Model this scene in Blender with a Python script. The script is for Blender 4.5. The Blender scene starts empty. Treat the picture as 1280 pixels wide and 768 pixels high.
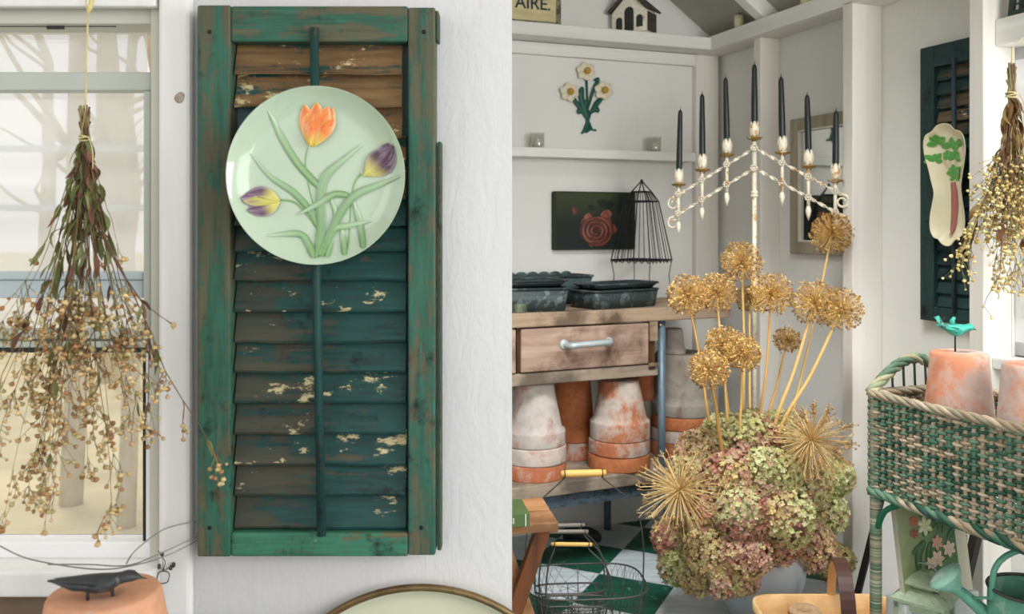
import bpy, math, random
from mathutils import Vector, Matrix
R = math.radians
PI = math.pi
COL = bpy.context.scene.collection
F = 1115.0; HOR = 285.0; H = 1.142     # focal length in px of the 1280 frame, horizon row, camera height

def P(px, py, Y):
    return Vector(((px-640)/F*Y, Y, H-(py-HOR)/F*Y))

def C(r, g, b):
    def f(c):
        c = max(0, c)/255.0
        return c/12.92 if c <= .04045 else ((c+.055)/1.055)**2.4
    return (f(r), f(g), f(b), 1.0)
def mixc(a, b, t):
    t = max(0, min(1, t))
    return tuple(a[i]*(1-t)+b[i]*t for i in range(4))
def jit(c, rng, a=.12):
    k = 1+rng.uniform(-a, a)
    return (c[0]*k, c[1]*k, c[2]*k*(1+rng.uniform(-a/2, a/2)), 1)

# ------------------------------------------------------------------ geometry
class G:
    def __init__(s):
        s.v = []; s.f = []; s.c = []; s.sm = []; s.mi = []; s.M = None; s.anyc = False
    def add(s, vs, fs, col=None, smooth=True, mi=0):
        o = len(s.v)
        for p in vs:
            p = Vector(p)
            if s.M is not None: p = s.M @ p
            s.v.append(p)
        if col is None: s.c += [(1, 1, 1, 1)]*len(vs)
        elif isinstance(col, list): s.c += col; s.anyc = True
        else: s.c += [col]*len(vs); s.anyc = True
        for f in fs:
            s.f.append([i+o for i in f]); s.sm.append(smooth); s.mi.append(mi)
    def box(s, x0, x1, y0, y1, z0, z1, col=None, mi=0):
        vs = [(x0,y0,z0),(x1,y0,z0),(x1,y1,z0),(x0,y1,z0),(x0,y0,z1),(x1,y0,z1),(x1,y1,z1),(x0,y1,z1)]
        s.add(vs, [(0,3,2,1),(4,5,6,7),(0,1,5,4),(1,2,6,5),(2,3,7,6),(3,0,4,7)], col, False, mi)
    def beam(s, a, b, w, t, up=(0,0,1), col=None, mi=0):
        a = Vector(a); b = Vector(b); d = (b-a).normalized(); u = Vector(up)
        sx = d.cross(u)
        if sx.length < 1e-4: sx = d.cross(Vector((0,1,0)))
        sx.normalize(); uu = sx.cross(d).normalized()
        vs = []
        for p in (a, b):
            for i, j in ((-1,-1),(1,-1),(1,1),(-1,1)):
                vs.append(p+sx*w/2*i+uu*t/2*j)
        s.add(vs, [(0,3,2,1),(4,5,6,7),(0,1,5,4),(1,2,6,5),(2,3,7,6),(3,0,4,7)], col, False, mi)
    def tube(s, pts, r, n=6, col=None, cap=True, mi=0, smooth=True):
        pts = [Vector(p) for p in pts]; m = len(pts)
        rs = r if isinstance(r, (list, tuple)) else [r]*m
        t0 = (pts[1]-pts[0]).normalized()
        a = t0.orthogonal().normalized(); vs = []; cs = []
        for i in range(m):
            t = (pts[min(i+1, m-1)]-pts[max(i-1, 0)])
            if t.length < 1e-9: t = t0
            t.normalize()
            a = (a-t*a.dot(t))
            if a.length < 1e-6: a = t.orthogonal()
            a.normalize(); b = t.cross(a)
            for k in range(n):
                an = 2*PI*k/n
                vs.append(pts[i]+(a*math.cos(an)+b*math.sin(an))*rs[i])
                if isinstance(col, list): cs.append(col[i])
        fs = []
        for i in range(m-1):
            for k in range(n):
                k2 = (k+1) % n
                fs.append((i*n+k, i*n+k2, (i+1)*n+k2, (i+1)*n+k))
        if cap:
            fs.append(tuple(range(n))[::-1]); fs.append(tuple((m-1)*n+k for k in range(n)))
        s.add(vs, fs, cs if isinstance(col, list) else col, smooth, mi)
    def lathe(s, prof, n=32, c=(0,0,0), col=None, mi=0, wob=0, rng=None, sm=True):
        vs = []; m = len(prof); cs = []
        ph = rng.uniform(0, 6) if rng else 0
        for i, (r, z) in enumerate(prof):
            for k in range(n):
                a = 2*PI*k/n
                rr = r*(1+wob*math.sin(2*a+ph)+wob*.6*math.sin(3*a+ph*2+z*9))
                vs.append((c[0]+rr*math.cos(a), c[1]+rr*math.sin(a), c[2]+z))
                if isinstance(col, list): cs.append(col[i])
        fs = []
        for i in range(m-1):
            for k in range(n):
                k2 = (k+1) % n
                fs.append((i*n+k, i*n+k2, (i+1)*n+k2, (i+1)*n+k))
        if prof[0][0] > 1e-6: fs.append(tuple(range(n))[::-1])
        if prof[-1][0] > 1e-6: fs.append(tuple((m-1)*n+k for k in range(n)))
        s.add(vs, fs, cs if isinstance(col, list) else col, sm, mi)
    def prism(s, out, y0, y1, col=None, mi=0, smooth=False):      # outline in XZ, counter-clockwise seen from -Y
        n = len(out)
        vs = [(x, y0, z) for x, z in out]+[(x, y1, z) for x, z in out]
        fs = [tuple(range(n)), tuple(range(2*n-1, n-1, -1))]
        for i in range(n):
            j = (i+1) % n
            fs.append((i, i+n, j+n, j))
        s.add(vs, fs, col, smooth, mi)
    def blob(s, c, rx, ry=None, rz=None, col=None, lv=1, rng=None, amt=0, mi=0, rot=None):
        vs0, fs0 = ICO[lv]
        ry = ry or rx; rz = rz or rx; vs = []
        for v in vs0:
            k = 1+(rng.uniform(-amt, amt) if rng else 0)
            p = Vector((v[0]*rx*k, v[1]*ry*k, v[2]*rz*k))
            if rot is not None: p = rot @ p
            vs.append(p+Vector(c))
        s.add(vs, fs0, col, True, mi)
    def grid(s, rows, col=None, mi=0, smooth=True, closed=False):
        m = len(rows); n = len(rows[0]); vs = [p for r in rows for p in r]; fs = []
        for i in range(m-1):
            for k in range(n if closed else n-1):
                k2 = (k+1) % n
                fs.append((i*n+k, i*n+k2, (i+1)*n+k2, (i+1)*n+k))
        s.add(vs, fs, col, smooth, mi)
    def build(s, name, mats, parent=None, loc=None, rotz=0, bevel=0, struct=False, solid=0):
        me = bpy.data.meshes.new(name)
        me.from_pydata(s.v, [], s.f)
        me.polygons.foreach_set('use_smooth', s.sm)
        me.polygons.foreach_set('material_index', s.mi)
        if s.anyc:
            at = me.color_attributes.new('Col', 'FLOAT_COLOR', 'POINT')
            at.data.foreach_set('color', [x for c in s.c for x in c])
        if not isinstance(mats, (list, tuple)): mats = [mats]
        for m in mats: me.materials.append(m)
        me.validate()
        me.update()
        o = bpy.data.objects.new(name, me); COL.objects.link(o)
        if parent is not None: o.parent = parent
        if loc is not None: o.location = loc
        o.rotation_euler.z = rotz
        if struct: o['kind'] = 'structure'
        if solid:
            md = o.modifiers.new('s', 'SOLIDIFY'); md.thickness = solid
        if bevel:
            md = o.modifiers.new('b', 'BEVEL'); md.width = bevel; md.segments = 2; md.limit_method = 'ANGLE'
        return o

def _ico():
    t = (1+5**.5)/2
    v = [(-1,t,0),(1,t,0),(-1,-t,0),(1,-t,0),(0,-1,t),(0,1,t),(0,-1,-t),(0,1,-t),(t,0,-1),(t,0,1),(-t,0,-1),(-t,0,1)]
    v = [Vector(p).normalized() for p in v]
    f = [(0,11,5),(0,5,1),(0,1,7),(0,7,10),(0,10,11),(1,5,9),(5,11,4),(11,10,2),(10,7,6),(7,1,8),(3,9,4),(3,4,2),(3,2,6),(3,6,8),(3,8,9),(4,9,5),(2,4,11),(6,2,10),(8,6,7),(9,8,1)]
    v2 = list(v); f2 = []; mid = {}
    def m(a, b):
        k = (min(a, b), max(a, b))
        if k not in mid: mid[k] = len(v2); v2.append(((v[a]+v[b])/2).normalized())
        return mid[k]
    for a, b, c in f:
        x, y, z = m(a, b), m(b, c), m(c, a)
        f2 += [(a, x, z), (b, y, x), (c, z, y), (x, y, z)]
    o = [Vector(p) for p in ((1,0,0),(-1,0,0),(0,1,0),(0,-1,0),(0,0,1),(0,0,-1))]
    of = [(0,2,4),(2,1,4),(1,3,4),(3,0,4),(2,0,5),(1,2,5),(3,1,5),(0,3,5)]
    return {0: (o, of), 1: (v, f), 2: (v2, f2)}
ICO = _ico()

def tag(o, label, cat, group=None):
    o['label'] = label; o['category'] = cat
    if group: o['group'] = group
    return o
def thing(name, label, cat, loc=(0,0,0), rotz=0, group=None):
    o = bpy.data.objects.new(name, None); COL.objects.link(o)
    o.empty_display_size = .05
    o.location = loc; o.rotation_euler = (0, 0, rotz)
    return tag(o, label, cat, group)
def struct(o): o['kind'] = 'structure'; return o
def kids(o): return [c for c in bpy.data.objects if c.parent == o]
def dup(o, parent=None):
    c = o.copy(); COL.objects.link(c)
    if parent is not None: c.parent = parent
    for k in kids(o): dup(k, c)
    return c

# ------------------------------------------------------------------ materials
class NT:
    def __init__(s, name, rough=.6, metal=0.0, spec=.5):
        s.m = bpy.data.materials.new(name); s.m.use_nodes = True
        s.t = s.m.node_tree; s.b = s.t.nodes['Principled BSDF']
        s.b.inputs['Roughness'].default_value = rough; s.b.inputs['Metallic'].default_value = metal
        s.b.inputs['Specular IOR Level'].default_value = spec
    def n(s, ty, props=None, ins=None):
        nd = s.t.nodes.new(ty)
        for k, v in (props or {}).items(): setattr(nd, k, v)
        for k, v in (ins or {}).items(): s.put(nd.inputs[k], v)
        return nd
    def put(s, sock, v):
        if isinstance(v, bpy.types.NodeSocket): s.t.links.new(v, sock)
        else: sock.default_value = v
    def co(s, scale=(1,1,1), rnd=False, kind='Object'):
        c = s.n('ShaderNodeTexCoord').outputs[kind]
        mp = s.n('ShaderNodeMapping', None, {'Vector': c, 'Scale': scale})
        if rnd:
            oi = s.n('ShaderNodeObjectInfo').outputs['Random']
            mm = s.n('ShaderNodeMath', {'operation': 'MULTIPLY'}, {0: oi, 1: 37.0}).outputs[0]
            cb = s.n('ShaderNodeCombineXYZ', None, {0: mm, 1: mm, 2: mm}).outputs[0]
            s.put(mp.inputs['Location'], cb)
        return mp.outputs[0]
    def noise(s, co, scale=5, detail=6, rough=.55, dist=0):
        return s.n('ShaderNodeTexNoise', None, {'Vector': co, 'Scale': scale, 'Detail': detail, 'Roughness': rough, 'Distortion': dist}).outputs[0]
    def ramp(s, f, stops, interp='LINEAR'):
        r = s.n('ShaderNodeValToRGB', None, {0: f}); cr = r.color_ramp; cr.interpolation = interp
        while len(cr.elements) < len(stops): cr.elements.new(.5)
        for e, (p, c) in zip(cr.elements, stops):
            e.position = p; e.color = c if isinstance(c, tuple) else (c, c, c, 1)
        return r.outputs[0]
    def mix(s, f, a, b, mode='MIX'):
        nd = s.n('ShaderNodeMix', {'data_type': 'RGBA', 'blend_type': mode})
        s.put(nd.inputs[0], f); s.put(nd.inputs[6], a); s.put(nd.inputs[7], b)
        return nd.outputs[2]
    def math(s, op, a, b=0.0):
        return s.n('ShaderNodeMath', {'operation': op}, {0: a, 1: b}).outputs[0]
    def step(s, f, lo, hi):
        return s.n('ShaderNodeMapRange', None, {0: f, 1: lo, 2: hi, 3: 0.0, 4: 1.0}).outputs[0]
    def color(s, c): s.put(s.b.inputs['Base Color'], c); return s
    def bump(s, h, strength=.3, dist=.002):
        b = s.n('ShaderNodeBump', None, {'Height': h, 'Strength': strength, 'Distance': dist})
        s.put(s.b.inputs['Normal'], b.outputs[0]); return s

def m_plaster(name, c, strength=.5):
    t = NT(name, .85, 0, .2)
    co = t.co()
    a = t.noise(co, 9, 5, .6, .6); b = t.noise(t.co((1, 1, .35)), 34, 4, .6, 1.2); d = t.noise(co, 3, 3)
    f = t.noise(co, 120, 2)
    h = t.math('ADD', t.math('MULTIPLY', a, 1.2), t.math('ADD', t.math('MULTIPLY', b, .9), t.math('MULTIPLY', f, .12)))
    t.color(t.mix(t.step(d, .3, .7), c, tuple(x*.93 for x in c[:3])+(1,)))
    t.bump(h, strength, .004)
    return t.m
def m_plain(name, c, rough=.5, metal=0, var=.12, scale=20, bump=0, rnd=False, spec=.5, stretch=(1,1,1)):
    t = NT(name, rough, metal, spec)
    n = t.noise(t.co(stretch, rnd), scale, 5)
    t.color(t.mix(t.step(n, .3, .7), tuple(x*(1-var) for x in c[:3])+(1,), tuple(min(1, x*(1+var)) for x in c[:3])+(1,)))
    if bump: t.bump(n, bump, .002)
    return t.m
def m_paint(name, c, under, amt=.35, scale=18, stretch=(1,1,1), rough=.6, metal=0, rnd=False, bump=.25):
    t = NT(name, rough, metal, .4)
    co = t.co(stretch, rnd)
    n = t.noise(co, scale, 8, .62); l = t.noise(co, scale*.22, 3)
    v = t.math('ADD', t.math('MULTIPLY', n, .7), t.math('MULTIPLY', l, .3))
    k = t.step(v, .5+(.5-amt)*.34, .5+(.5-amt)*.34+.025)
    f = t.noise(co, scale*3, 4)
    base = t.mix(t.step(f, .3, .7), tuple(x*.8 for x in c[:3])+(1,), tuple(min(1, x*1.1) for x in c[:3])+(1,))
    t.color(t.mix(k, base, under)); t.bump(t.math('SUBTRACT', f, k), bump, .0015)
    return t.m
def m_weather(name, axis, wear=0.0, grad=0.0, left=0.0, g1=C(32,92,74), g2=C(22,68,58), w1=C(118,88,52), w2=C(74,56,40), cream=C(196,182,140), creamth=.66):
    """old green paint over wood: grain along axis, wear raised by height (grad) and towards the left side (left)"""
    t = NT(name, .6, 0, .35)
    st = (1, 1, .09) if axis == 'z' else (.09, 1, 1)
    co = t.co(st, True); iso = t.co((1,1,1), True)
    gr = t.noise(co, 55, 8, .65); gr2 = t.noise(co, 180, 4, .6)
    big = t.noise(iso, 7, 5, .65, .4); med = t.noise(iso, 30, 6, .7)
    sep = t.n('ShaderNodeSeparateXYZ', None, {0: t.n('ShaderNodeTexCoord').outputs['Object']})
    v = t.math('ADD', t.math('MULTIPLY', gr, .5), t.math('ADD', t.math('MULTIPLY', big, .25), t.math('MULTIPLY', med, .25)))
    v = t.math('ADD', v, t.math('MULTIPLY', sep.outputs[2], grad))
    v = t.math('SUBTRACT', v, t.math('MULTIPLY', sep.outputs[0], left))
    pe = t.math('MULTIPLY', t.step(v, .56-wear, .60-wear), .9 if wear > .1 else .68)
    paint = t.mix(t.step(big, .35, .65), g1, g2)
    paint = t.mix(t.math('MULTIPLY', t.step(t.noise(iso, 90, 6, .8), .5, .62), .55), paint, w2)
    paint = t.mix(t.step(gr2, .35, .75), paint, tuple(min(1, x*1.35) for x in g1[:3])+(1,))
    paint = t.mix(t.step(t.noise(iso, 14, 7, .7), .57, .66), paint, tuple(x*.35 for x in g2[:3])+(1,))
    wood = t.mix(t.step(gr, .35, .65), w2, w1)
    c1 = t.mix(pe, paint, wood)
    fl = t.step(t.math('ADD', t.math('MULTIPLY', t.noise(t.co((.35,1,.8) if axis == 'x' else (.8,1,.35), True), 70, 6, .75), .6), t.math('MULTIPLY', t.noise(iso, 6, 3), .4)), creamth-wear*.25, creamth+.03-wear*.25)
    c1 = t.mix(fl, c1, cream)
    t.color(c1)
    t.bump(t.math('SUBTRACT', t.math('MULTIPLY', gr, .8), t.math('MULTIPLY', pe, .35)), .55, .0015)
    return t.m
def m_wood(name, c1, c2, axis='x', stain=None, scale=40, rough=.65):
    t = NT(name, rough, 0, .3)
    st = {'x': (.07,1,1), 'y': (1,.07,1), 'z': (1,1,.07)}[axis]
    co = t.co(st, True); iso = t.co((1,1,1), True)
    g = t.noise(co, scale, 7, .6, .6); b = t.noise(iso, 6, 5, .6)
    c = t.mix(t.step(g, .32, .68), c1, c2)
    if stain: c = t.mix(t.math('MULTIPLY', t.step(b, .47, .62), .8), c, stain)
    t.color(c); t.bump(g, .4, .001)
    return t.m
def m_terra(name, lime=.5, base=C(196,112,70), base2=C(164,92,64), white=C(216,204,192)):
    t = NT(name, .9, 0, .15)
    co = t.co((1,1,1), True)
    a = t.noise(co, 10, 8, .65, .5); b = t.noise(co, 26, 8, .7); d = t.noise(t.co((1,1,.5), True), 5, 4)
    v = t.math('ADD', t.math('MULTIPLY', a, .5), t.math('ADD', t.math('MULTIPLY', b, .2), t.math('MULTIPLY', d, .3)))
    k = t.step(v, .62-lime*.3, .70-lime*.3)
    c = t.mix(t.step(b, .35, .65), base2, base)
    t.color(t.mix(t.math('MULTIPLY', k, .92), c, t.mix(t.step(b, .3, .7), white, tuple(x*.62 for x in white[:3])+(1,))))
    t.bump(t.math('ADD', b, k), .3, .0012)
    return t.m
def m_vcol(name, rough=.7, trans=0, spec=.3, coat=0):
    t = NT(name, rough, 0, spec)
    a = t.n('ShaderNodeAttribute', {'attribute_name': 'Col'}).outputs[0]
    t.color(a)
    if coat: t.b.inputs['Coat Weight'].default_value = coat; t.b.inputs['Coat Roughness'].default_value = .08
    if trans:
        tr = t.n('ShaderNodeBsdfTranslucent', None, {'Color': a})
        mx = t.n('ShaderNodeMixShader', None, {0: trans, 1: t.b.outputs[0], 2: tr.outputs[0]})
        t.t.links.new(mx.outputs[0], t.t.nodes['Material Output'].inputs[0])
    return t.m
def m_glass(name, haze=.12, tint=(1,1,1,1), gloss=.06):
    t = NT(name); nt = t.t; nt.nodes.remove(t.b)
    tr = t.n('ShaderNodeBsdfTransparent', None, {0: tint}); df = t.n('ShaderNodeBsdfTranslucent', None, {0: (.9,.92,.92,1)})
    gl = t.n('ShaderNodeBsdfGlossy', None, {'Roughness': .05})
    m1 = t.n('ShaderNodeMixShader', None, {0: haze, 1: tr.outputs[0], 2: df.outputs[0]})
    m2 = t.n('ShaderNodeMixShader', None, {0: gloss, 1: m1.outputs[0], 2: gl.outputs[0]})
    nt.links.new(m2.outputs[0], nt.nodes['Material Output'].inputs[0])
    return t.m

M = {}
M['plaster'] = m_plaster('plaster', C(212,211,211), .42)
M['plaster_alcove'] = m_plaster('plaster_alcove', C(227,225,219), .5)
M['white_wood'] = m_wood('white_wood', C(238,237,236), C(230,228,226), 'z', None, 30, .55)
M['alcove_wood'] = m_wood('alcove_wood', C(230,228,222), C(216,213,206), 'x', None, 26, .6)
M['alcove_post'] = m_wood('alcove_post', C(226,221,212), C(218,212,202), 'z', None, 22, .6)
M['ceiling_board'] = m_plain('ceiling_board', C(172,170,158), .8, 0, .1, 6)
M['vinyl_grey'] = m_plain('vinyl_grey', C(184,190,180), .4, 0, .03, 8)
M['vinyl_beige'] = m_plain('vinyl_beige', C(200,198,186), .45, 0, .03, 8)
M['vinyl_blue'] = m_plain('vinyl_blue', C(188,200,205), .4, 0, .03, 8)
M['vinyl_white'] = m_plain('vinyl_white', C(236,236,236), .4, 0, .02, 8)
M['dark_seal'] = m_plain('dark_seal', C(30,32,34), .6)
M['pane'] = m_glass('pane', .42)
M['brown_wall'] = m_wood('brown_wall', C(120,100,82), C(98,82,66), 'x')
M['dark_wood'] = m_wood('dark_wood', C(96,60,34), C(52,32,20), 'z', None, 30)
M['stool_wood'] = m_wood('stool_wood', C(186,136,92), C(140,96,62), 'x', C(110,76,52), 30)
M['stool_leg'] = m_wood('stool_leg', C(128,74,40), C(70,42,26), 'z', None, 30)
M['bench_wood'] = m_wood('bench_wood', C(182,158,132), C(140,116,94), 'x', C(74,60,46), 38)
M['drawer_wood'] = m_wood('drawer_wood', C(190,164,146), C(150,122,104), 'x', C(84,58,42), 34)
M['shelf_wood'] = m_wood('shelf_wood', C(176,158,138), C(134,120,102), 'x', C(84,74,64), 30)
M['trug_wood'] = m_wood('trug_wood', C(220,182,130), C(204,160,104), 'x', C(178,130,80), 22, .5)
M['handle_wood'] = m_wood('handle_wood', C(222,180,100), C(200,152,80), 'x', None, 30, .5)
M['grey_wood'] = m_wood('grey_wood', C(150,142,132), C(112,104,94), 'x', None, 30, .6)
M['blue_pipe'] = m_paint('blue_pipe', C(108,126,138), C(78,62,52), .2, 24, (1,1,.5), .45, .3)
M['blue_iron'] = m_paint('blue_iron', C(84,100,112), C(60,66,70), .4, 60, (1,1,1), .6, .3)
M['galv'] = m_plain('galv', C(176,184,184), .5, .35, .15, 30, .15)
M['green_zinc'] = m_paint('green_zinc', C(58,68,68), C(92,106,106), .34, 26, (1,1,1), .42, .2, True)
M['teal_zinc'] = m_paint('teal_zinc', C(78,98,98), C(46,56,54), .38, 22, (1,1,1), .4, .3, True)
M['black_iron'] = m_plain('black_iron', C(34,34,32), .55, .5, .2, 50)
M['wire_grey'] = m_plain('wire_grey', C(78,76,70), .5, .5, .25, 60)
M['wire_thin'] = m_plain('wire_thin', C(150,150,146), .4, .6, .15, 60)
M['shoe'] = m_plain('shoe', C(38,40,44), .6, 0, .2, 30)
M['terra_limed'] = m_terra('terra_limed', .70, C(188,124,92), C(160,110,88), C(206,198,190))
M['terra_half'] = m_terra('terra_half', .62, C(196,128,90), C(170,108,80))
M['terra_clean'] = m_terra('terra_clean', .2, C(202,128,82), C(174,102,68))
M['terra_rim'] = m_terra('terra_rim', .38, C(196,122,82), C(164,100,76))
M['terra_grey'] = m_terra('terra_grey', .7, C(150,132,116), C(124,106,92), C(176,168,156))
M['terra_pink'] = m_terra('terra_pink', .58, C(216,148,114), C(200,134,104), C(224,204,194))
M['terra_blur'] = m_terra('terra_blur', .42, C(222,168,136), C(208,150,118), C(206,190,178))
M['seed'] = m_vcol('seed', .95, 0, .05); M['vcol'] = m_vcol('vcol'); M['vcol_leaf'] = m_vcol('vcol_leaf', .7, .3); M['vcol_gloss'] = m_vcol('vcol_gloss', .25, 0, .5, .5)
M['petal'] = m_vcol('petal', .75, .25)
M['iron_white'] = m_paint('iron_white', C(232,222,200), C(196,150,90), .3, 60, (1,1,1), .5, .1, True)
M['brass_worn'] = m_paint('brass_worn', C(160,128,70), C(224,208,170), .35, 70, (1,1,1), .45, .5, True)
M['candle_green'] = m_plain('candle_green', C(15,28,26), .4, 0, .1, 20, 0, False, .5)
M['candle_wax'] = m_plain('candle_wax', C(214,206,170), .5, 0, .05)
M['wick'] = m_plain('wick', C(50,48,44), .9)
M['twine'] = m_plain('twine', C(206,190,140), .85, 0, .15, 90, .4)
M['twine_brown'] = m_plain('twine_brown', C(176,146,112), .9, 0, .2, 120, .6, False, .2, (1,1,8))
M['plate'] = m_plain('plate', C(188,206,182), .12, 0, .03, 5)
M['plate'].node_tree.nodes['Principled BSDF'].inputs['Coat Weight'].default_value = .6
M['dish'] = m_plain('dish', C(226,216,182), .16, 0, .04, 12)
M['tray_enamel'] = m_plain('tray_enamel', C(212,212,186), .35, 0, .05, 5)
M['brass_rim'] = m_plain('brass_rim', C(122,100,66), .4, .6, .3, 40)
M['mirror'] = m_plain('mirror', C(220,222,218), .03, 1, .01)
M['mirror_frame'] = m_wood('mirror_frame', C(168,158,136), C(140,130,110), 'z', None, 26)
M['canvas_edge'] = m_plain('canvas_edge', C(196,188,166), .85, 0, .05, 200, .3)
M['mat_board'] = m_plain('mat_board', C(196,196,192), .8, 0, .04)
M['black_frame'] = m_plain('black_frame', C(24,22,20), .35, 0, .1)
M['sage_metal'] = m_paint('sage_metal', C(164,178,148), C(126,132,104), .25, 30, (1,1,1), .5, .1)
M['mint_metal'] = m_paint('mint_metal', C(112,178,154), C(146,190,172), .3, 14, (1,1,1), .45, .1)
M['mint_inside'] = m_plain('mint_inside', C(60,150,116), .5, 0, .1)
M['bird_patina'] = m_paint('bird_patina', C(70,176,156), C(60,92,84), .35, 60, (1,1,1), .5, .3)
M['bird_dark'] = m_paint('bird_dark', C(70,72,74), C(120,116,110), .35, 40, (1,1,1), .5, .4)
M['pot_blue'] = m_plain('pot_blue', C(192,198,204), .6, 0, .05, 14, .15)
M['leather'] = m_plain('leather', C(74,44,36), .45, 0, .2, 30, .1)
M['lattice_dark'] = m_plain('lattice_dark', C(30,48,44), .6, 0, .2)
M['book_green'] = m_plain('book_green', C(74,96,52), .6, 0, .1)
M['book_page'] = m_plain('book_page', C(214,206,186), .8, 0, .06, 200)
M['ink_dark'] = m_plain('ink_dark', C(30,52,60), .7)
M['ink_cream'] = m_plain('ink_cream', C(204,204,180), .7)
M['ink_red'] = m_plain('ink_red', C(158,84,66), .9)
M['sign_board'] = m_paint('sign_board', C(206,190,146), C(168,150,104), .4, 14, (.3,1,1), .7)
M['roof_dark'] = m_plain('roof_dark', C(66,58,50), .8, 0, .2, 30, .3)
M['cream_paint'] = m_paint('cream_paint', C(230,224,204), C(170,160,130), .15, 30)
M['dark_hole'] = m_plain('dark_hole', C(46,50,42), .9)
M['daff'] = m_vcol('daff', .45)
M['jar'] = m_glass('jar', .18, (.95,.96,.93,1), .14)
M['wax_white'] = m_plain('wax_white', C(214,208,190), .5)
M['straw_ground'] = m_plain('straw_ground', C(206,190,146), .95, 0, .3, 1.2)
M['bark'] = m_plain('bark', C(190,176,146), .95, 0, .3, 8, .4, False, .2, (1,1,.2))
M['old_screen'] = m_plain('old_screen', C(226,226,222), .6)
M['adobe'] = m_plain('adobe', C(120,100,82), .8)

# ------------------------------------------------------------------ wall frames
YL = 1.29
class Fr:
    def __init__(s, o, th):
        s.o = Vector(o); s.th = R(th)
        s.x = Vector((math.cos(s.th), math.sin(s.th), 0)); s.n = Vector((-math.sin(s.th), math.cos(s.th), 0))
    def hit(s, px, py, off=0.0):
        d = Vector(((px-640)/F, 1, -(py-HOR)/F))
        t = (s.o.dot(s.n)-off)/d.dot(s.n); p = d*t
        return (p-s.o).dot(s.x), p.z+H
    def u(s, px, off=0.0): return s.hit(px, 0, off)[0]
    def z(s, px, py, off=0.0): return s.hit(px, py, off)[1]
    def w(s, u, off, z): return s.o+s.x*u-s.n*off+Vector((0, 0, z))
    def box(s, g, u0, u1, o0, o1, z0, z1, **k): g.box(u0, u1, -o1, -o0, z0, z1, **k)   # o: how far it stands out into the room
    def build(s, g, name, mat, **k): return g.build(name, mat, loc=s.o, rotz=s.th, struct=True, **k)
LF = Fr((0, YL, 0), 0)
BK = Fr((0, 3.293, 0), math.degrees(math.atan(.3767)))
RT = Fr((.835, 3.608, 0), math.degrees(math.atan(.3767))-90)

# ------------------------------------------------------------------ the setting
g = G(); g.box(-3.2, 3.2, -3.0, 1.41, -.08, 0); g.box(-.5, 3.2, 1.41, 4.4, -.08, 0)
t = NT('painted_floor', .55, 0, .4)
a = R(-25); 
sep = t.n('ShaderNodeSeparateXYZ', None, {0: t.n('ShaderNodeTexCoord').outputs['Object']})
dx = t.math('SUBTRACT', sep.outputs[0], .395); dy = t.math('SUBTRACT', sep.outputs[1], 3.17)
uu = t.math('ADD', t.math('MULTIPLY', dx, math.cos(a)), t.math('MULTIPLY', dy, math.sin(a)))
vv = t.math('ADD', t.math('MULTIPLY', dx, -math.sin(a)), t.math('MULTIPLY', dy, math.cos(a)))
cb = t.n('ShaderNodeCombineXYZ', None, {0: t.math('ADD', uu, 25.0), 1: t.math('ADD', vv, 25.0), 2: .1}).outputs[0]
ck = t.n('ShaderNodeTexChecker', None, {'Vector': cb, 'Scale': 4.0}).outputs['Fac']
co = t.co((1, 1, 1)); n1 = t.noise(co, 14, 8, .7); n2 = t.noise(t.co((.2, 1, 1)), 40, 6, .6); n3 = t.noise(co, 3, 3)
wh = t.mix(t.step(n2, .35, .65), C(206,212,214), C(176,186,190)); gn = t.mix(t.step(n2, .35, .65), C(20,88,66), C(14,62,52))
gn = t.mix(t.step(n1, .60, .66), gn, C(96,150,134))
c = t.mix(ck, gn, wh); c = t.mix(t.step(n1, .66, .70), c, C(120,104,88))
t.color(c); t.bump(n2, .25, .001)
g.build('floor', t.m, struct=True)

# near wall with the window
wx1 = LF.u(200); wx0 = -1.02; wz1 = LF.z(100, 8); wz0 = LF.z(100, 712)
g = G()
g.box(-1.9, wx0, YL, 1.41, 0, 2.7); g.box(wx1, 0, YL, 1.41, 0, 2.7)
g.box(wx0, wx1, YL, 1.41, 0, wz0); g.box(wx0, wx1, YL, 1.41, wz1, 2.7)
g.build('wall_front', M['plaster'], struct=True)
# casing of window 1
g = G(); LF.box(g, LF.u(197, .018), LF.u(238, .018), 0, .018, 0, 2.5)
# a knot and old fill in the casing
g.build('trim_1', M['white_wood'], loc=LF.o, struct=True, bevel=.006)
g = G(); zz = LF.z(100, 10, .0)
LF.box(g, wx0-.02, wx1, 0, .016, wz1-.004, wz1+.2)
g.build('trim_2', M['white_wood'], loc=LF.o, struct=True, bevel=.003)
g = G(); kx, kz = LF.hit(224, 122, .019)
g.lathe([(.0078, 0), (.0072, .0015), (.005, .0008), (.003, .002), (0, .0022)], 14, wob=.12, rng=random.Random(2))
o = g.build('trim_3', m_plain('knot', C(168,158,140), .8, 0, .35, 300), struct=True)
o.rotation_euler = (R(90), 0, 0); o.location = (kx, YL-.0178, kz)
# sill
g = G(); LF.box(g, wx0-.05, LF.u(199, .018), -.09, .045, LF.z(100, 748, .045), LF.z(100, 716, .045))
g.build('window_1_sill', M['white_wood'], loc=LF.o, struct=True, bevel=.004)
g = G(); LF.box(g, wx0-.05, LF.u(199), .0, .012, 0, LF.z(100, 748, .045))
g.build('trim_4', M['adobe'], loc=LF.o, struct=True)
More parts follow.
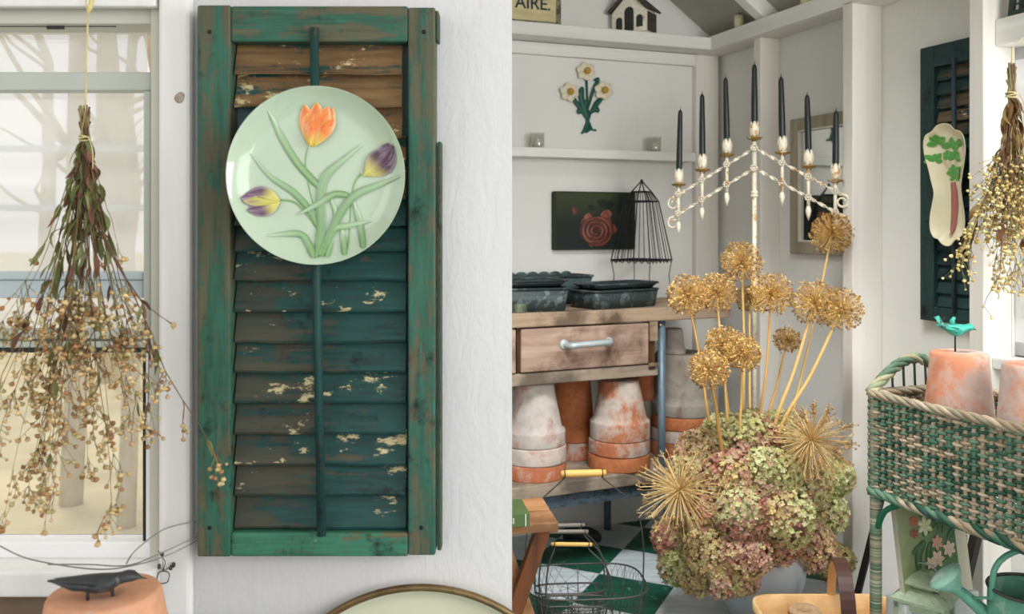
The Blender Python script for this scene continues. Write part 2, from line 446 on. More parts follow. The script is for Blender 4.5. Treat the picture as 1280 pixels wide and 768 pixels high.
# window 1: frame and two sashes
w1 = bpy.data.objects.new('window_1', None); COL.objects.link(w1); w1.location = LF.o; struct(w1)
def lbox(g, px0, px1, py0, py1, o0, o1, om=None):
    om = o1 if om is None else om
    x0 = wx0 if px0 is None else LF.u(px0, om); 
    LF.box(g, x0, LF.u(px1, om), o0, o1, LF.z(0, py1, om), LF.z(0, py0, om))
g = G(); lbox(g, 188, 200, 8, 712, -.085, -.004); lbox(g, None, 200, 8, 30, -.085, -.012)
g.build('window_frame', M['vinyl_beige'], w1, bevel=.002)
g = G(); lbox(g, None, 145, 32.4, 33.6, -.0135, -.0125); LF.box(g, LF.u(52), LF.u(74), -.016, -.0135, LF.z(0, 36.5, -.014), LF.z(0, 32, -.014))
g.build('weather_strip', M['dark_seal'], w1)
g = G(); lbox(g, None, 189, 90, 113, -.05, -.02); lbox(g, 179, 188.5, 113, 412, -.05, -.022)
g.build('storm_rail', M['vinyl_grey'], w1, bevel=.002)
g = G(); lbox(g, None, 179, 340, 350, -.062, -.04); lbox(g, None, 179, 350, 373, -.062, -.046)
g.build('upper_sash_rail', M['vinyl_blue'], w1, bevel=.002)
g = G()
for y in (186, 260): LF.box(g, wx0, LF.u(180, -.075), -.085, -.078, LF.z(0, y+4, -.08), LF.z(0, y-4, -.08))
g.build('muntin', M['old_screen'], w1)
g = G(); lbox(g, None, 186, 413, 424, -.05, -.016); lbox(g, None, 186, 427, 435, -.05, -.014)
g.build('meeting_rail', M['vinyl_grey'], w1, bevel=.002)
g = G(); lbox(g, None, 185.5, 435, 441, -.05, -.018); lbox(g, 178.5, 181.5, 441, 678, -.05, -.02); lbox(g, None, 181, 676, 678, -.05, -.022)
g.build('seal', M['dark_seal'], w1)
g = G(); lbox(g, 181.5, 190, 436, 700, -.05, -.014); lbox(g, None, 190, 679, 703, -.05, -.012)
g.build('lower_sash', M['vinyl_white'], w1, bevel=.003)
g = G(); lbox(g, None, 184, 30, 425, -.07, -.068); g.build('upper_pane', M['pane'], w1)
g = G(); lbox(g, None, 181, 436, 680, -.036, -.034); g.build('lower_pane', m_glass('pane_clear', .12), w1)

# side wall of the alcove, back wall, right wall, roof
g = G(); g.box(-.5, -.4, 1.41, 3.3, 0, 3.1); g.build('wall_left', M['plaster_alcove'], struct=True)
g = G(); BK.box(g, -.75, 1.02, -.12, 0, 0, 3.3); BK.build(g, 'wall_back', M['plaster_alcove'])
us = RT.u(1265); ue = us+.62; z1 = RT.z(1265, 60, 0); z0 = RT.z(1265, 445, 0)
uend = 3.9
g = G(); RT.box(g, -.12, us, -.12, 0, 0, 2.5); RT.box(g, us, ue, -.12, 0, 0, z0); RT.box(g, us, ue, -.12, 0, z1, 2.5); RT.box(g, ue, uend, -.12, 0, 0, 2.5)
RT.build(g, 'wall_right', M['plaster_alcove'])
SP = .1
def stud(px_near, name, w=.04, p=SP, z1=1.83):
    u = RT.u(px_near); g = G(); RT.box(g, u-w, u, 0, p, 0, z1); RT.build(g, name, M['alcove_post'], bevel=.003)
stud(975, 'trim_5', .04, .085); stud(1103, 'trim_6', .045, .115, 1.84)
u = RT.u(1265); g = G(); RT.box(g, u-.045, u, 0, .1, 0, 2.4); RT.build(g, 'trim_7', M['alcove_post'], bevel=.003)
g = G(); RT.box(g, 0, 3.0, 0, .115, 1.83, 1.885); RT.build(g, 'trim_8', M['alcove_wood'], bevel=.003)
g = G(); BK.box(g, -.42, BK.u(898)+.03, 0, .12, 1.8325, 1.88); BK.build(g, 'trim_9', M['alcove_wood'], bevel=.003)
g = G(); BK.box(g, -.42, BK.u(878), 0, .025, 1.785, 1.83); BK.build(g, 'trim_10', M['alcove_wood'], bevel=.002)
g = G(); BK.box(g, BK.u(870, .03), BK.u(898, .03), 0, .03, 0, 1.83); BK.build(g, 'trim_11', M['alcove_post'], bevel=.003)
LZ = BK.z(640, 183, .09)
g = G(); BK.box(g, -.42, BK.u(870, .09), 0, .09, LZ-.035, LZ); BK.build(g, 'trim_12', M['alcove_wood'], bevel=.003)
# header and sill of window 2
g = G(); RT.box(g, us, ue, 0, .06, z1, z1+.07); RT.build(g, 'trim_13', M['alcove_wood'], bevel=.004)
g = G(); RT.box(g, us, ue+.05, -.1, .07, z0-.03, z0); RT.build(g, 'window_2_sill', M['alcove_wood'], bevel=.004)
w2 = bpy.data.objects.new('window_2', None); COL.objects.link(w2); w2.location = RT.o; w2.rotation_euler.z = RT.th; struct(w2)
g = G()
for a_, b_ in ((us, us+.035), (ue-.035, ue)): RT.box(g, a_, b_, -.07, -.01, z0, z1)
RT.box(g, us, ue, -.07, -.01, z1-.035, z1); RT.box(g, us, ue, -.07, -.01, z0, z0+.04); RT.box(g, us, ue, -.06, -.02, (z0+z1)/2-.02, (z0+z1)/2+.02)
g.build('window_frame', M['vinyl_white'], w2, bevel=.003)
g = G(); RT.box(g, us+.02, ue-.02, -.045, -.042, z0+.02, z1-.02); g.build('pane', M['pane'], w2)
g = G(); RT.box(g, us+.018, us+.034, -.012, -.004, z0+.1, z1-.1); g.build('sash_stop', M['old_screen'], w2)
# roof: slab rising inward from the right wall, rafters under it
sl = math.tan(R(35)); W = 2.0
g = G(); g.add([(-.1,.1,1.885-.1*sl),(2.3,.1,1.885-.1*sl),(2.3,-W,1.885+W*sl),(-.1,-W,1.885+W*sl),(-.1,.1,1.945-.1*sl),(2.3,.1,1.945-.1*sl),(2.3,-W,1.945+W*sl),(-.1,-W,1.945+W*sl)],
      [(0,3,2,1),(4,5,6,7),(0,1,5,4),(1,2,6,5),(2,3,7,6),(3,0,4,7)], None, False)
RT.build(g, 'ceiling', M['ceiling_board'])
ur = RT.u(975)+.02
for i, uu_ in enumerate((ur, ur+.55, ur+1.1)):
    g = G(); g.beam((uu_, .0, 1.885), (uu_, -W, 1.885+W*sl-.0), .05, .11, (0,0,1)); 
    g2 = G(); 
    RT.build(g, 'trim_%d' % (14+i), M['alcove_wood'], bevel=.003)

g = G(); g.box(-3.2, 3.2, -1.8, 1.41, 2.7, 2.78); g.build('ceiling_room', M['plaster'], struct=True)
# ------------------------------------------------------------------ outdoors seen through window 1
g = G(); g.box(-40, 30, 4.6, 60, -.6, -.5); g.box(-40, -3.3, -10, 4.6, -.6, -.5); g.box(3.6, 30, -10, 4.6, -.6, -.5)
g.build('ground', M['straw_ground'], struct=True)
rng = random.Random(5)
tspots = [(-2.62, 5.3, .06), (-2.12, 4.9, .045), (-4.3, 9.5, .10), (-3.6, 9.0, .07), (-5.6, 13, .10), (-8.9, 17, .16), (-6.3, 18, .13), (-9.5, 21, .15), (-7.8, 24, .16), (-12, 26, .2)]
tlab = ['slender bare tree trunk just outside the left window, left of the other near trunk', 'slimmest bare tree trunk just outside the left window near the sash', 'bare tree trunk outside nearest the left window sash', 'bare tree trunk outside behind the dried bouquet', 'slim bare tree outside the left window, middle distance', 'thick bare tree far outside the left window', 'grey bare tree outside beyond the bouquet', 'bare tree outside at the far left of the window', 'distant bare tree outside right of the thick one', 'farthest bare tree outside the left window']
for (x, y, r), lb in zip(tspots, tlab):
    tr = thing('bare_tree', lb, 'tree', (x, y, -.5), 0, 'bare trees outside the window')
    g = G(); hh = 6+rng.uniform(0, 2)
    pts = [Vector((rng.uniform(-.1, .1)*i*.4, rng.uniform(-.1, .1)*i*.4, hh*i/7)) for i in range(8)]
    g.tube(pts, [r*(1.15-.12*i) for i in range(8)], 10); g.build('trunk', M['bark'], tr)
    g = G()
    for k in range(7):
        i = rng.randint(2, 6); p = pts[i].copy(); an = rng.uniform(0, 2*PI); bp = [p]
        for q in range(4):
            p = p+Vector((math.cos(an)*.35, math.sin(an)*.35, rng.uniform(.1, .5))); an += rng.uniform(-.5, .5); bp.append(p)
        g.tube(bp, [r*.35, r*.28, r*.2, r*.12, r*.05], 5)
    g.build('branch', M['bark'], tr)['kind'] = 'stuff'

# ------------------------------------------------------------------ shutters
SW = {}
for k, (wear, grad, left) in {'frame_z': (.065, .03, .0), 'frame_x': (.06, .0, .0), 'slat': (.045, 0, .7), 'slat_bare': (.13, 0, .12), 'rod': (.0, 0, 0)}.items():
    ax = 'x' if k in ('frame_x', 'slat', 'slat_bare') else 'z'
    kw = dict(g1=C(44,92,76), g2=C(34,72,60), w1=C(108,92,66), w2=C(78,68,50)) if 'frame' in k else dict(g1=C(24,66,62), g2=C(20,46,46))
    if k == 'slat_bare': kw.update(w1=C(138,106,66), w2=C(84,62,40), creamth=.60)
    if k == 'slat': kw.update(w1=C(84,74,56), w2=C(50,48,40), creamth=.60)
    SW[k] = m_weather('shutter_'+k, ax, wear, grad, left, **kw)
SW2 = {}
for k, (wear, grad, left) in {'frame_z': (-.10, 0, 0), 'frame_x': (-.02, .0, .0), 'slat': (-.12, 0, 0), 'slat_bare': (.1, 0, 0), 'rod': (-.1, 0, 0)}.items():
    ax = 'x' if k in ('frame_x', 'slat', 'slat_bare') else 'z'
    SW2[k] = m_weather('far_shutter_'+k, ax, wear, grad, left, g1=C(26,56,56), g2=C(16,38,40), w1=C(128,104,76), w2=C(70,58,44), creamth=.64)
back_m = m_plain('shutter_back', C(84,104,112), .7, 0, .15)

def slat_geo(g, x0, x1, z0, z1, yb, yf, rng, th=.006, rag=.0009):
    """tilted louvre: top edge at back (yb), bottom edge forward (yf)"""
    n = 14; rows = []
    ztop = [z1]*(n+1); zb = []
    w = 0
    for i in range(n+1):
        w = w*.6+rng.uniform(-rag, rag); zb.append(z0+w)
    prof = [(0, yb, 0), (.5, (yb+yf)/2-.001, 0), (.93, yf, 0), (1, yf+.0015, 0), (.985, yf+th*.7, 0), (.5, (yb+yf)/2+th, 0), (0, yb+th, 0)]
    rows = []
    for i in range(n+1):
        x = x0+(x1-x0)*i/n
        rows.append([Vector((x, y, ztop[i]+(zb[i]-ztop[i])*tt)) for tt, y, _ in prof])
    g.grid(rows, closed=True, smooth=False)
    m = len(prof); o = len(g.v)-(n+1)*m
    g.f.append(list(range(o, o+m))[::-1]); g.sm.append(False); g.mi.append(0)
    g.f.append(list(range(o+n*m, o+(n+1)*m))); g.sm.append(False); g.mi.append(0)

rng = random.Random(11)
# shutter 1: local frame of LF; front face stands out .045
FO = .046
def ux(px): return LF.u(px, FO)
def zy(py): return LF.z(0, py, FO)
sh = thing('louvered_shutter', 'large weathered green louvered shutter hanging on the white wall behind the tulip plate', 'shutter', (ux(397), YL, zy(697)))
cx = ux(397); cz = zy(697)
def sbox(g, px0, px1, py0, py1, o0, o1): g.box(ux(px0)-cx, ux(px1)-cx, -o1, -o0, zy(py1)-cz, zy(py0)-cz)
g = G(); sbox(g, 246, 288, 6, 697, .012, FO); 
g.build('stile', SW['frame_z'], sh, bevel=.003)
g = G(); sbox(g, 510, 544, 9, 695, .012, FO); g.build('stile', SW['frame_z'], sh, bevel=.0025)
g = G(); sbox(g, 545.5, 551, 176, 693, .012, FO-.012); sbox(g, 544, 548, 12, 50, .012, FO-.004); g.build('edge_strip', m_weather('shutter_edge', 'z', .05, 0, 0, g1=C(52,74,58), g2=C(40,52,40), w1=C(132,112,82), w2=C(84,70,50)), sh, bevel=.002)
g = G(); sbox(g, 288, 510, 7, 52, .014, FO-.001); g.build('top_rail', SW['frame_x'], sh, bevel=.003)
g = G(); sbox(g, 288, 510, 667, 697, .014, FO-.001); g.build('bottom_rail', m_weather('shutter_bottom', 'x', .03, 0, 0, g1=C(54,112,90), g2=C(44,94,76), creamth=.61), sh, bevel=.003)
g = G(); sbox(g, 288, 510, 52, 667, .012, .014); g.build('backing', back_m, sh)
edges = [52, 91, 132, 171, 210, 248, 282, 314, 351, 390, 429, 467, 506, 545, 584, 623, 664]
for i in range(len(edges)-1):
    if i == 2: 
        g = G(); x0 = ux(410)-cx; x1 = ux(501)-cx
    else:
        g = G(); x0 = ux(290.5)-cx; x1 = ux(506)-cx
        if i < 2: x1 = ux(501)-cx
    slat_geo(g, x0, x1, zy(edges[i+1]+.5)-cz, zy(edges[i]-3)-cz, -.021, -.037, rng)
    g.build('slat', SW['slat_bare'] if i < 5 else SW['slat'], sh)
g = G(); g.tube([(ux(394)-cx, -.052, zy(36)-cz), (ux(397)-cx, -.052, zy(350)-cz), (ux(403)-cx, -.052, zy(668)-cz)], .0062, 10)
g.build('tilt_rod', SW['rod'], sh)
for k, (i0, w_) in enumerate(((8, 0),)):
    pass
g = G()
for e in edges[1:-1]:
    px = 394+(e-36)/632*9; g.tube([(ux(px)-cx, -.052, zy(e-6)-cz), (ux(px)-cx, -.040, zy(e-9)-cz), (ux(px)-cx, -.037, zy(e-3)-cz)], .0009, 5)
g.build('staple', M['black_iron'], sh)['kind'] = 'stuff'
g = G()
for px, py in ((262, 40), (262, 660), (530, 40), (527, 660)):
    g = G(); g.M = Matrix.Translation((ux(px)-cx, -FO-.0005, zy(py)-cz))@Matrix.Rotation(R(90), 4, 'X'); g.lathe([(.003, 0), (.0022, .0012), (0, .0014)], 10)
    g.M = None; g.build('nail', M['black_iron'], sh)

# shutter 2 on the right wall
FO2 = .03
su0, sz1 = RT.hit(1150, 61, FO2); sz0 = RT.z(1153, 400, FO2); su1 = RT.u(1262)-.045-.008
p = RT.w((su0+su1)/2, 0, sz0)
sh2 = thing('louvered_shutter', 'dark green louvered shutter on the right-hand wall behind the celery dish', 'shutter', p, RT.th)
w2_ = (su1-su0)/2; hh = sz1-sz0
g = G(); g.box(-w2_, -w2_+.05, -FO2, -.004, 0, hh); g.build('stile', SW2['frame_z'], sh2, bevel=.002)
g = G(); g.box(w2_-.03, w2_, -FO2, -.004, 0, hh); g.build('stile', SW2['frame_z'], sh2, bevel=.002)
g = G(); g.box(-w2_+.05, w2_-.03, -FO2+.001, -.005, hh-.062, hh); g.build('top_rail', SW2['frame_x'], sh2, bevel=.002)
g = G(); g.box(-w2_+.05, w2_-.03, -FO2+.001, -.005, 0, .04); g.build('bottom_rail', SW2['frame_x'], sh2, bevel=.002)
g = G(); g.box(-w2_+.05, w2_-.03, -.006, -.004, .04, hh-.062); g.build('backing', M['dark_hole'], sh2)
ns = 17; pit = (hh-.102)/ns
for i in range(ns):
    g = G(); slat_geo(g, -w2_+.052, w2_-.032, hh-.062-pit*(i+1), hh-.062-pit*i-.0+.002, -.008, -.021, rng)
    g.build('slat', SW2['slat_bare'] if i < 5 else SW2['slat'], sh2)
rx = RT.u(1192, .035)-(su0+su1)/2
g = G(); g.tube([(rx, -.034, hh-.05), (rx, -.034, .03)], .006, 8); g.build('tilt_rod', m_plain('rod2', C(48,66,74), .6, 0, .3, 40), sh2)

# ------------------------------------------------------------------ tulip plate
def smooth_path(pts, n=8):
    out = []; m = len(pts)
    P_ = [Vector(p+(0,)) if len(p) == 2 else Vector(p) for p in pts]
    for i in range(m-1):
        p0 = P_[max(i-1, 0)]; p1 = P_[i]; p2 = P_[i+1]; p3 = P_[min(i+2, m-1)]
        for k in range(n):
            t = k/n
            out.append(.5*((2*p1)+(-p0+p2)*t+(2*p0-5*p1+4*p2-p3)*t*t+(-p0+3*p1-3*p2+p3)*t**3))
    out.append(P_[-1]); return out
def leafstrip(g, pts, w, surf, lift, ce, cm, prof=None, mi=1, hi=.0012, cb=None):
    """relief ribbon in picture coordinates; surf(x, z, lift) -> 3-D"""
    pp = smooth_path(pts, 6); m = len(pp); rows = []; cols = []
    for i, p in enumerate(pp):
        t = i/(m-1); d = (pp[min(i+1, m-1)]-pp[max(i-1, 0)]); d.z = 0; d.normalize(); n = Vector((-d.y, d.x, 0))
        ww = w*(prof(t) if prof else min(1, math.sin(PI*min(1, t*1.0))**.6+.12))
        row = []
        for s_ in (-1, -.55, 0, .55, 1):
            q = p+n*ww/2*s_
            row.append(surf(q.x, q.y, lift+hi*(1-s_*s_)))
            c0 = mixc(cm, ce, abs(s_)**1.3)
            if cb: c0 = mixc(c0, cb, (1-t)**2*.8)
            cols.append(c0)
        rows.append(row)
    m_ = len(rows); fs = []
    for i in range(m_-1):
        for k in range(4): fs.append((i*5+k, i*5+k+1, (i+1)*5+k+1, (i+1)*5+k))
    g.add([v for r in rows for v in r], fs, cols, True, mi)
def petal(g, base, tip, w, surf, lift, colf, bend=0, mi=1, hi=.002, n=10, peak=.55, end=.0):
    b = Vector(base); t_ = Vector(tip); ax = t_-b; L = ax.length; ax.normalize(); pr = Vector((-ax.y, ax.x))
    rows = []; cols = []
    for i in range(n+1):
        t = i/n; c = b+ax*L*t+pr*bend*math.sin(PI*t)
        ww = w*((math.sin(PI*t**(math.log(.5)/math.log(peak))))**.75+end*t)
        row = []
        for s_ in (-1, -.66, -.33, 0, .33, .66, 1):
            q = c+pr*ww/2*s_
            row.append(surf(q.x, q.y, lift+hi*(1-s_*s_)*(.3+.7*math.sin(PI*min(t+.1, 1))))); cols.append(colf(t, s_))
        rows.append(row)
    fs = []
    for i in range(n):
        for k in range(6): fs.append((i*7+k, i*7+k+1, (i+1)*7+k+1, (i+1)*7+k))
    g.add([v for r in rows for v in r], fs, cols, True, mi)

PY = 1.222; pc = P(397, 220, PY); PR = 110.5/F*PY
pl = thing('tulip_plate', 'round pale green plate with painted tulips hung on the large green shutter', 'plate', (pc.x, YL-.058, pc.z-PR))
def plz(r):      # front surface (towards -Y) as depth
    t = r/PR
    return -.006-(.0 if t < .72 else ((t-.72)/.28)**1.6*.019)
def psurf(x, z, lift):      # crop pixels -> plate
    X = (x-372)/368*PR; Z = -(z-385)/368*PR; r = math.hypot(X, Z)
    return Vector((X, plz(r)-lift, PR+Z))
g = G()
n = 96; rs = [0, .2, .4, .6, .7, .76, .82, .88, .93, .97, .99]
rows = []
for t_ in rs[1:]:
    rows.append([Vector((t_*PR*math.cos(2*PI*k/n), plz(t_*PR), PR+t_*PR*math.sin(2*PI*k/n))) for k in range(n)])
for rr, yy in ((1.0, -.0255), (1.0, -.022), (.985, -.019), (.8, -.006), (.55, 0), (.5, .003), (.47, 0), (.1, 0)):
    rows.append([Vector((rr*PR*math.cos(2*PI*k/n), yy+.002*(rr < .99), PR+rr*PR*math.sin(2*PI*k/n))) for k in range(n)])
g.grid(rows[::-1], closed=True)
g.add([Vector((rs[1]*PR*math.cos(2*PI*k/n), plz(0), PR+rs[1]*PR*math.sin(2*PI*k/n))) for k in range(n)], [tuple(range(n))[::-1]])
g.add([Vector((.1*PR*math.cos(2*PI*k/n), .002, PR+.1*PR*math.sin(2*PI*k/n))) for k in range(n)], [tuple(range(n))])
gd, gm, gl = C(112,158,100), C(158,190,136), C(184,208,166)
base_g = C(198,218,194)
for pts, w in (([(330,268),(320,330),(335,430),(362,530)],8), ([(550,375),(520,430),(508,560),(500,690)],10), ([(215,485),(275,495),(325,545),(372,610)],10)):
    leafstrip(g, pts, w, psurf, .0006, gm, gd, lambda t: 1, hi=.0006)
LV = [([(92,292),(170,385),(265,450),(330,520),(372,600)], 36), ([(172,118),(212,210),(285,330),(380,435)], 38), ([(420,470),(445,540),(432,600)], 28), ([(520,490),(545,580),(568,684)], 36),
      ([(470,600),(478,650),(490,712)], 32), ([(430,600),(425,660),(415,722)], 30), ([(555,255),(478,318),(405,385),(382,470),(385,590),(372,722)], 44),
      ([(170,634),(250,625),(312,636),(362,722)], 34), ([(590,574),(500,592),(435,612),(385,712)], 36), ([(714,388),(625,422),(525,468),(455,560),(392,716)], 40), ([(290,546),(372,502),(440,462),(498,466)], 34)]
for i, (pts, w) in enumerate(LV):
    leafstrip(g, pts, w*.84, psurf, .0008+.00025*i, C(98,140,88), mixc(gd, gm, .45+(i % 3)/4), lambda t: min(1, .12+1.15*math.sin(PI*min(.5, t*.62+.02)))*(1 if t < .9 else 1-(t-.9)*4), hi=.0012, cb=base_g)
rg = random.Random(4)
def oc(t, s_): 
    c = mixc(C(226,98,40), C(240,150,60), rg.random()*.8)
    c = mixc(C(226,206,90), c, min(1, t*2.2-.1)); return mixc(c, C(246,196,120), max(0, abs(s_)-.55)*1.4+max(0, t-.85)*3)
OR = [((345,262),(318,88),60,.0), ((350,262),(438,100),66,0), ((352,264),(372,78),62,0), ((340,264),(330,120),66,10), ((358,262),(418,96),62,-6), ((350,266),(386,112),56,0), ((342,264),(352,140),46,0), ((362,262),(448,150),52,-10)]
for i, (b, tp, w, bd) in enumerate(OR): petal(g, b, tp, w*1.22, psurf, .002+.0007*i, oc, bd, hi=.003)
def pf(a, b, yb):
    def f(t, s_):
        c = mixc(a, b, .5+.5*math.sin(s_*6+t*3)); c = mixc(C(214,206,110), c, min(1, (t-yb*.5)*3)); 
        return mixc(c, C(196,190,210), max(0, abs(s_)-.8)*2.0)
    return f
for i, (b, tp, w, bd) in enumerate([((562,386),(690,262),104,14), ((560,384),(672,252),84,18), ((564,388),(692,290),90,-14), ((562,386),(688,270),62,0)]):
    petal(g, b, tp, w, psurf, .002+.0009*i, pf(C(78,48,72), C(112,82,104), .4), bd, hi=.004, peak=.55, end=.12)
for i, (b, tp, w, bd) in enumerate([((216,492),(60,478),96,8), ((216,488),(80,462),60,12), ((216,494),(88,528),62,-10), ((216,490),(70,490),48,0), ((210,488),(120,470),22,0)]):
    petal(g, b, tp, w, psurf, .002+.0009*i, pf(C(98,66,92), C(134,104,128), .5) if i < 3 else pf(C(200,192,96), C(130,98,118), .9), bd, hi=.003, peak=.5, end=.1)
g.build('plate_body', [M['plate'], M['vcol_gloss']], pl)
g = G()
for s_ in (-1, 1): g.tube([(s_*.03, .001, PR+.02), (s_*.015, .003, PR*2-.02), (0, .012, PR*2+.004)], .0008, 5)
g.build('hanging_wire', M['wire_thin'], pl)

# ------------------------------------------------------------------ round enamel tray at the bottom
tR = 205/F*1.27; tc = P(525, 737, 1.25)
tr = thing('round_tray', 'large round cream tray with worn brown rim set low against the wall below the shutter without a hanger', 'tray', (tc.x, YL-.001, tc.z-2*tR))  # tray simply placed against the wall
g = G(); n = 96; rows = []
for rr, yy in ((.02, -.008), (.5, -.008), (.88, -.009), (.93, -.012), (.97, -.024)):
    rows.append([Vector((rr*tR*math.cos(2*PI*k/n), yy, tR+rr*tR*math.sin(2*PI*k/n))) for k in range(n)])
for rr, yy in ((.975, -.022), (.94, -.008), (.88, -.003), (.02, -.003)):
    rows.append([Vector((rr*tR*math.cos(2*PI*k/n), yy, tR+rr*tR*math.sin(2*PI*k/n))) for k in range(n)])
g.grid(rows[::-1], closed=True); g.build('dish', M['tray_enamel'], tr)
g = G(); g.tube([Vector((.985*tR*math.cos(2*PI*k/n), -.024, tR+.985*tR*math.sin(2*PI*k/n))) for k in range(n+1)], .0052, 10); g.build('rim', M['brass_rim'], tr)

# ------------------------------------------------------------------ side table, pot and bird below the window
tz = .60
st = thing('side_table', 'small brown wooden table below the window carrying the blurred terracotta pot', 'table', (-.44, 1.0, 0))
g = G(); g.box(-.2, .2, -.16, .16, tz-.03, tz); g.build('table_top', M['dark_wood'], st, bevel=.003)
for x in (-.17, .17):
    for y in (-.13, .13):
        g = G(); g.beam((x, y, 0), (x, y, tz-.03), .035, .035, (1,0,0)); g.build('leg', M['dark_wood'], st, bevel=.003)
def pot_mesh(rt, rr, h, rim, thick=.008, n=48, wob=.006, seed=1, bottom=True):
    """upside-down clay pot: rim ring at the bottom, flat base on top. origin at the bottom"""
    r = random.Random(seed); g = G()
    rb = rt+(rr*.9-rt)*1.0
    pr = [(rr-thick, 0), (rr*.995, 0), (rr, .004), (rr*1.0, rim-.005), (rr*.985, rim), (rb*1.0, rim+.002)]
    for k in range(1, 7): pr.append((rb+(rt-rb)*k/7, rim+(h-rim)*k/7))
    pr += [(rt+.0015, h-.006), (rt-.001, h-.0015), (rt-.004, h), (rt*.45, h), (rt*.17, h-.0005), (rt*.15, h-.008), (.0, h-.008)]
    g.lathe(pr, n, wob=wob, rng=r)
    g2 = [(0, h-.014), (rt-thick, h-.014), (rb-thick, rim), (rr-thick, 0)]
    g.lathe(g2[::-1], n); 
    return g
def bird_geo(g, L, col=None, perch=True):
    """small bird along +X, belly at z=0"""
    rows = []
    prof = [(-.52,.02,.30,.005),(-.40,.05,.30,.01),(-.25,.11,.31,.02),(-.1,.17,.30,.02),(.05,.20,.30,.0),(.18,.18,.34,0),(.26,.13,.42,0),(.33,.125,.47,0),(.40,.11,.48,0),(.45,.06,.47,0),(.50,.02,.455,0),(.56,.006,.44,0)]
    for x, r, z, f in prof:
        rows.append([Vector((x*L, r*L*math.cos(2*PI*k/14), (z-.12)*L+r*L*.95*math.sin(2*PI*k/14)*(1-f))) for k in range(14)])
    g.grid(rows, closed=True, col=col)
    for s_ in (-1, 1):      # wings
        w = [Vector((.15*L, s_*.17*L, .24*L)), Vector((-.05*L, s_*.20*L, .26*L)), Vector((-.3*L, s_*.12*L, .22*L)), Vector((-.48*L, s_*.05*L, .2*L)), Vector((-.2*L, s_*.19*L, .12*L)), Vector((.08*L, s_*.19*L, .12*L))]
        w2 = [p+Vector((0, s_*.02*L, 0)) for p in w]
        g.add(w+w2, [(0,1,2,3,4,5), (11,10,9,8,7,6), (0,6,7,1), (1,7,8,2), (2,8,9,3), (3,9,10,4), (4,10,11,5), (5,11,6,0)], col)

pp = P(131, 739, 1.02); ph = pp.z-tz
p1 = thing('terracotta_pot', 'upturned orange terracotta pot below the left window carrying a dark metal bird', 'pot', (pp.x, 1.02, tz), 0)
pot_mesh(.060, .088, ph, .03, seed=3).build('pot_body', M['terra_blur'], p1)
bd = thing('bird_figurine', 'dark grey metal bird lying along the top of the pot under the left window', 'bird figurine', (pp.x+.004, 1.0, pp.z), R(8))
g = G(); g.M = Matrix.Translation((-.006, 0, .007))@Matrix.Rotation(R(6), 4, 'Y')@Matrix.Diagonal((1.25, 1, .72, 1)); bird_geo(g, .078); g.M = None; g.build('bird_body', M['bird_dark'], bd)
for x, y in ((.012, .004), (-.012, -.004)):
    g = G(); g.tube([(x, y, .0), (x, y, .014)], .002, 6); g.build('foot', M['bird_dark'], bd)

# ------------------------------------------------------------------ wires by the window
def Lw(px, py, Y): return P(px, py, Y)
wr = [([(158,705,1.2),(170,688,1.22),(205,662,1.24),(245,652,1.262)], .0011, 'thin grey wire arching from the window corner up to the shutter'),
      ([(60,706,1.2),(110,706,1.2),(160,707,1.21),(205,690,1.23),(250,669,1.262)], .0010, 'upper of two thin wires running level along the sill to the shutter'),
      ([(0,683,1.2),(40,700,1.19),(120,712,1.2),(172,706,1.21),(215,692,1.23),(250,674,1.264)], .0010, 'longest thin grey wire sweeping from the left picture edge to the shutter foot')]
for pts, r, lb in wr:
    q = [P(*p) for p in pts]; o = q[0].copy()
    g = G(); g.tube(smooth_path([tuple(v-o) for v in q], 8), r, 6)
    ob = g.build('loose_wire', M['wire_thin'], loc=o); tag(ob, lb, 'wire', 'thin wires by the left window')
q = P(204, 722, 1.262); g = G()
g.tube([Vector((.012*math.cos(a_*.35), .003*math.sin(a_), .013*math.sin(a_*.35))) for a_ in range(19)], .0012, 6)
g.tube(smooth_path([(0,0,.013),(.004,0,.03),(-.004,0,.042),(-.01,0,.052)], 5), .0008, 5)
for x, z in ((-.008,.022),(.014,.018),(.02,.024),(-.002,.045)): g.blob((x,0,z), .004,.004,.006, lv=1, rng=rng, amt=.3); g.tube([(0,0,.013),(x,0,z)], .0006, 4)
ob = g.build('wire_sprig', M['wire_grey'], loc=q); ob.scale = (.72, .72, .72); tag(ob, 'small curled wire sprig with a ring floating just in front of the white casing beside the terracotta pot', 'wire ornament')  # sprig floats just off the casing

